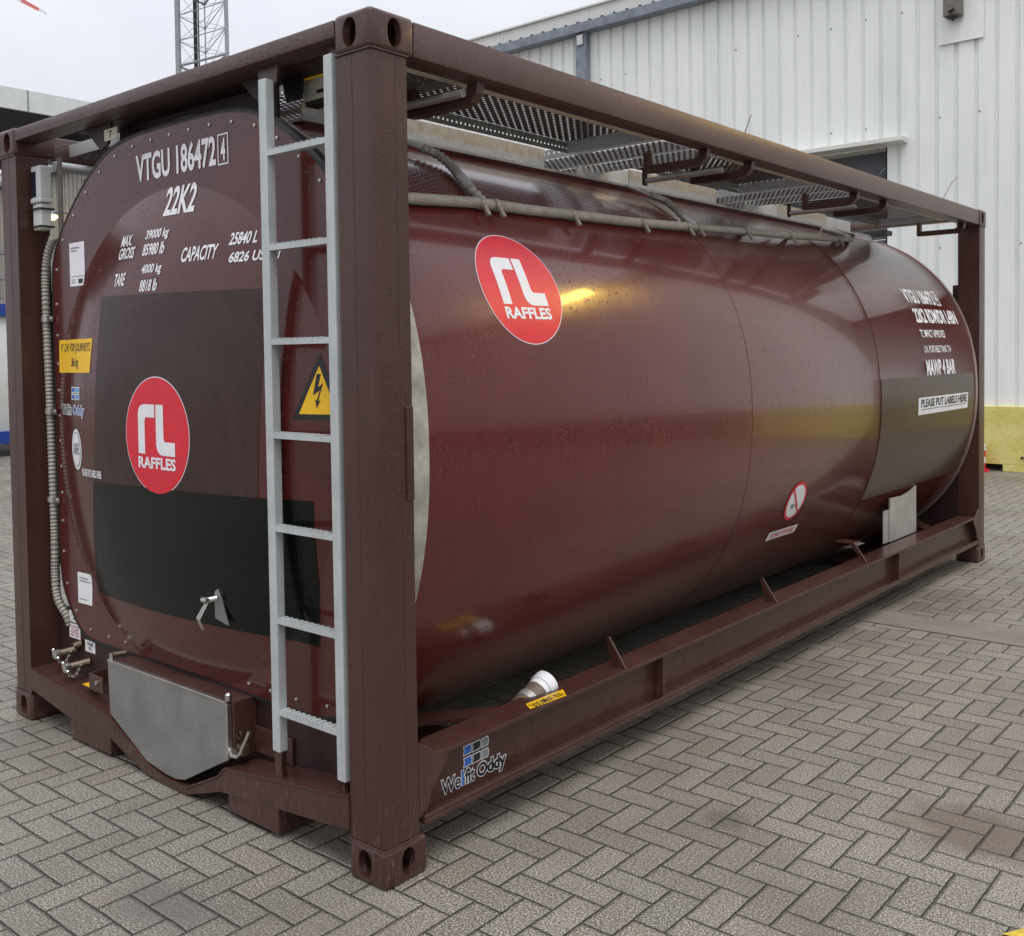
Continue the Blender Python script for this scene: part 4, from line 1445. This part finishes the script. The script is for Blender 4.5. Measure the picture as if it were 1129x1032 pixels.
def plank(x0, x1, y0, y1, z=2.552, dk='deck', fm='flange_m', ends=True):
    o = MB().add([(x0, y0, z), (x1, y0, z), (x1, y1, z), (x0, y1, z)], [(0, 1, 2, 3)]).build('walkway_plank', MAT[dk], tk)
    MB().add([(x0, y0, z-.052), (x0, y1, z-.052), (x0, y1, z-.001), (x0, y0, z-.001)], [(0, 1, 2, 3)]).build('flange', MAT[fm], o)
    MB().box((x1-.002, y0, z-.055), (x1, y1, z)).box((x1-.03, y0, z-.057), (x1-.002, y1, z-.055)).build('edge_trim', MAT['cream'], o)
    if ends:
        MB().box((x0+.001, y1-.003, z-.055), (x1-.031, y1, z-.001)).box((x0+.001, y0, z-.055), (x1-.031, y0+.003, z-.001)).split('end_plate', MAT['tray2'], o)
    return o
plank(-.63, -.15, .25, 1.76)
plank(-.63, -.15, 2.30, 3.40)
plank(-.63, -.15, 3.98, 5.60)
plank(-2.29, -1.81, .25, 1.76)
plank(-2.29, -1.81, 2.30, 3.40)
plank(-2.29, -1.81, 3.98, 5.22)
def cross(y0, y1, x0=-1.80, x1=-.15, z=2.494):
    o = MB().add([(x0, y0, z), (x1, y0, z), (x1, y1, z), (x0, y1, z)], [(0, 1, 2, 3)]).build('cross_walkway', MAT['deckx'], tk)
    MB().add([(x0, y0, z+.001), (x1, y0, z+.001), (x1, y0, z+.045), (x0, y0, z+.045)], [(0, 1, 2, 3)]).add([(x0, y1, z+.001), (x1, y1, z+.001), (x1, y1, z+.045), (x0, y1, z+.045)], [(0, 1, 2, 3)]).build('flange', MAT['flange_x'], o)
cross(.27, .58, z=2.51)
cross(1.80, 2.02)
cross(2.06, 2.27)
cross(3.44, 3.66)
cross(3.70, 3.93)
# handrail brackets hanging from the top rail
for y in (.50, 2.00, 2.42, 3.70, 4.15, 5.66):
    pr_ = [(-.040, 2.478), (-.085, 2.478), (-.088, 2.450), (-.105, 2.440), (-.345, 2.440), (-.345, 2.505), (-.372, 2.505), (-.372, 2.408), (-.345, 2.405), (-.110, 2.405), (-.070, 2.415), (-.045, 2.440)]
    MB().prism(pr_, 'y', y, y+.035).build('hanger_bracket', FR, tk)
for y, x0, x1 in ((.475, -.52, -.08), (2.355, -.585, -.16), (4.03, -.60, -.18)):
    t = MB().tube([(x0, y, 2.440), (x1, y, 2.440)], .014, 12).build('handrail_tube', MAT['flash'], tk, smooth=True)
    MB().box((x0-.012, y-.018, 2.418), (x0-.004, y+.018, 2.53)).build('hanger_plate', MAT['inner'], t)
MB().box((-.78, 5.68, 2.44), (-.60, 5.80, 2.475)).build('stop_block', MAT['dark'], tk)
MB().box((-.86, 5.42, 2.40), (-.72, 5.70, 2.445)).build('ladder_step', MAT['tray2'], tk)
# brace plates between the shell and the far posts
MB().box((-.20, 5.93, 1.85), (-.10, 5.94, 2.05)).box((-.42, 5.92, .25), (-.12, 5.93, .75)).split('saddle_plate', MAT['inner'], tk)

# cable ties with long tails on the top rail
for y, dy, dz in ((2.32, .055, .095), (3.965, .10, .065), (5.15, .27, .18)):
    pts = [(-.03, y, 2.580), (-.02, y+dy*.25, 2.585+dz*.35), (-.02, y+dy*.6, 2.585+dz*.7), (-.02, y+dy, 2.585+dz)]
    MB().tube(pts, .0022, 6).build('cable_tie', MAT['black'], tk)

bpy.data.objects.remove(bpy.data.objects['ladder_tmp']) if 'ladder_tmp' in bpy.data.objects else None
for o in list(bpy.data.objects):
    if o.users_collection == () and o.type == 'EMPTY':
        bpy.data.objects.remove(o)
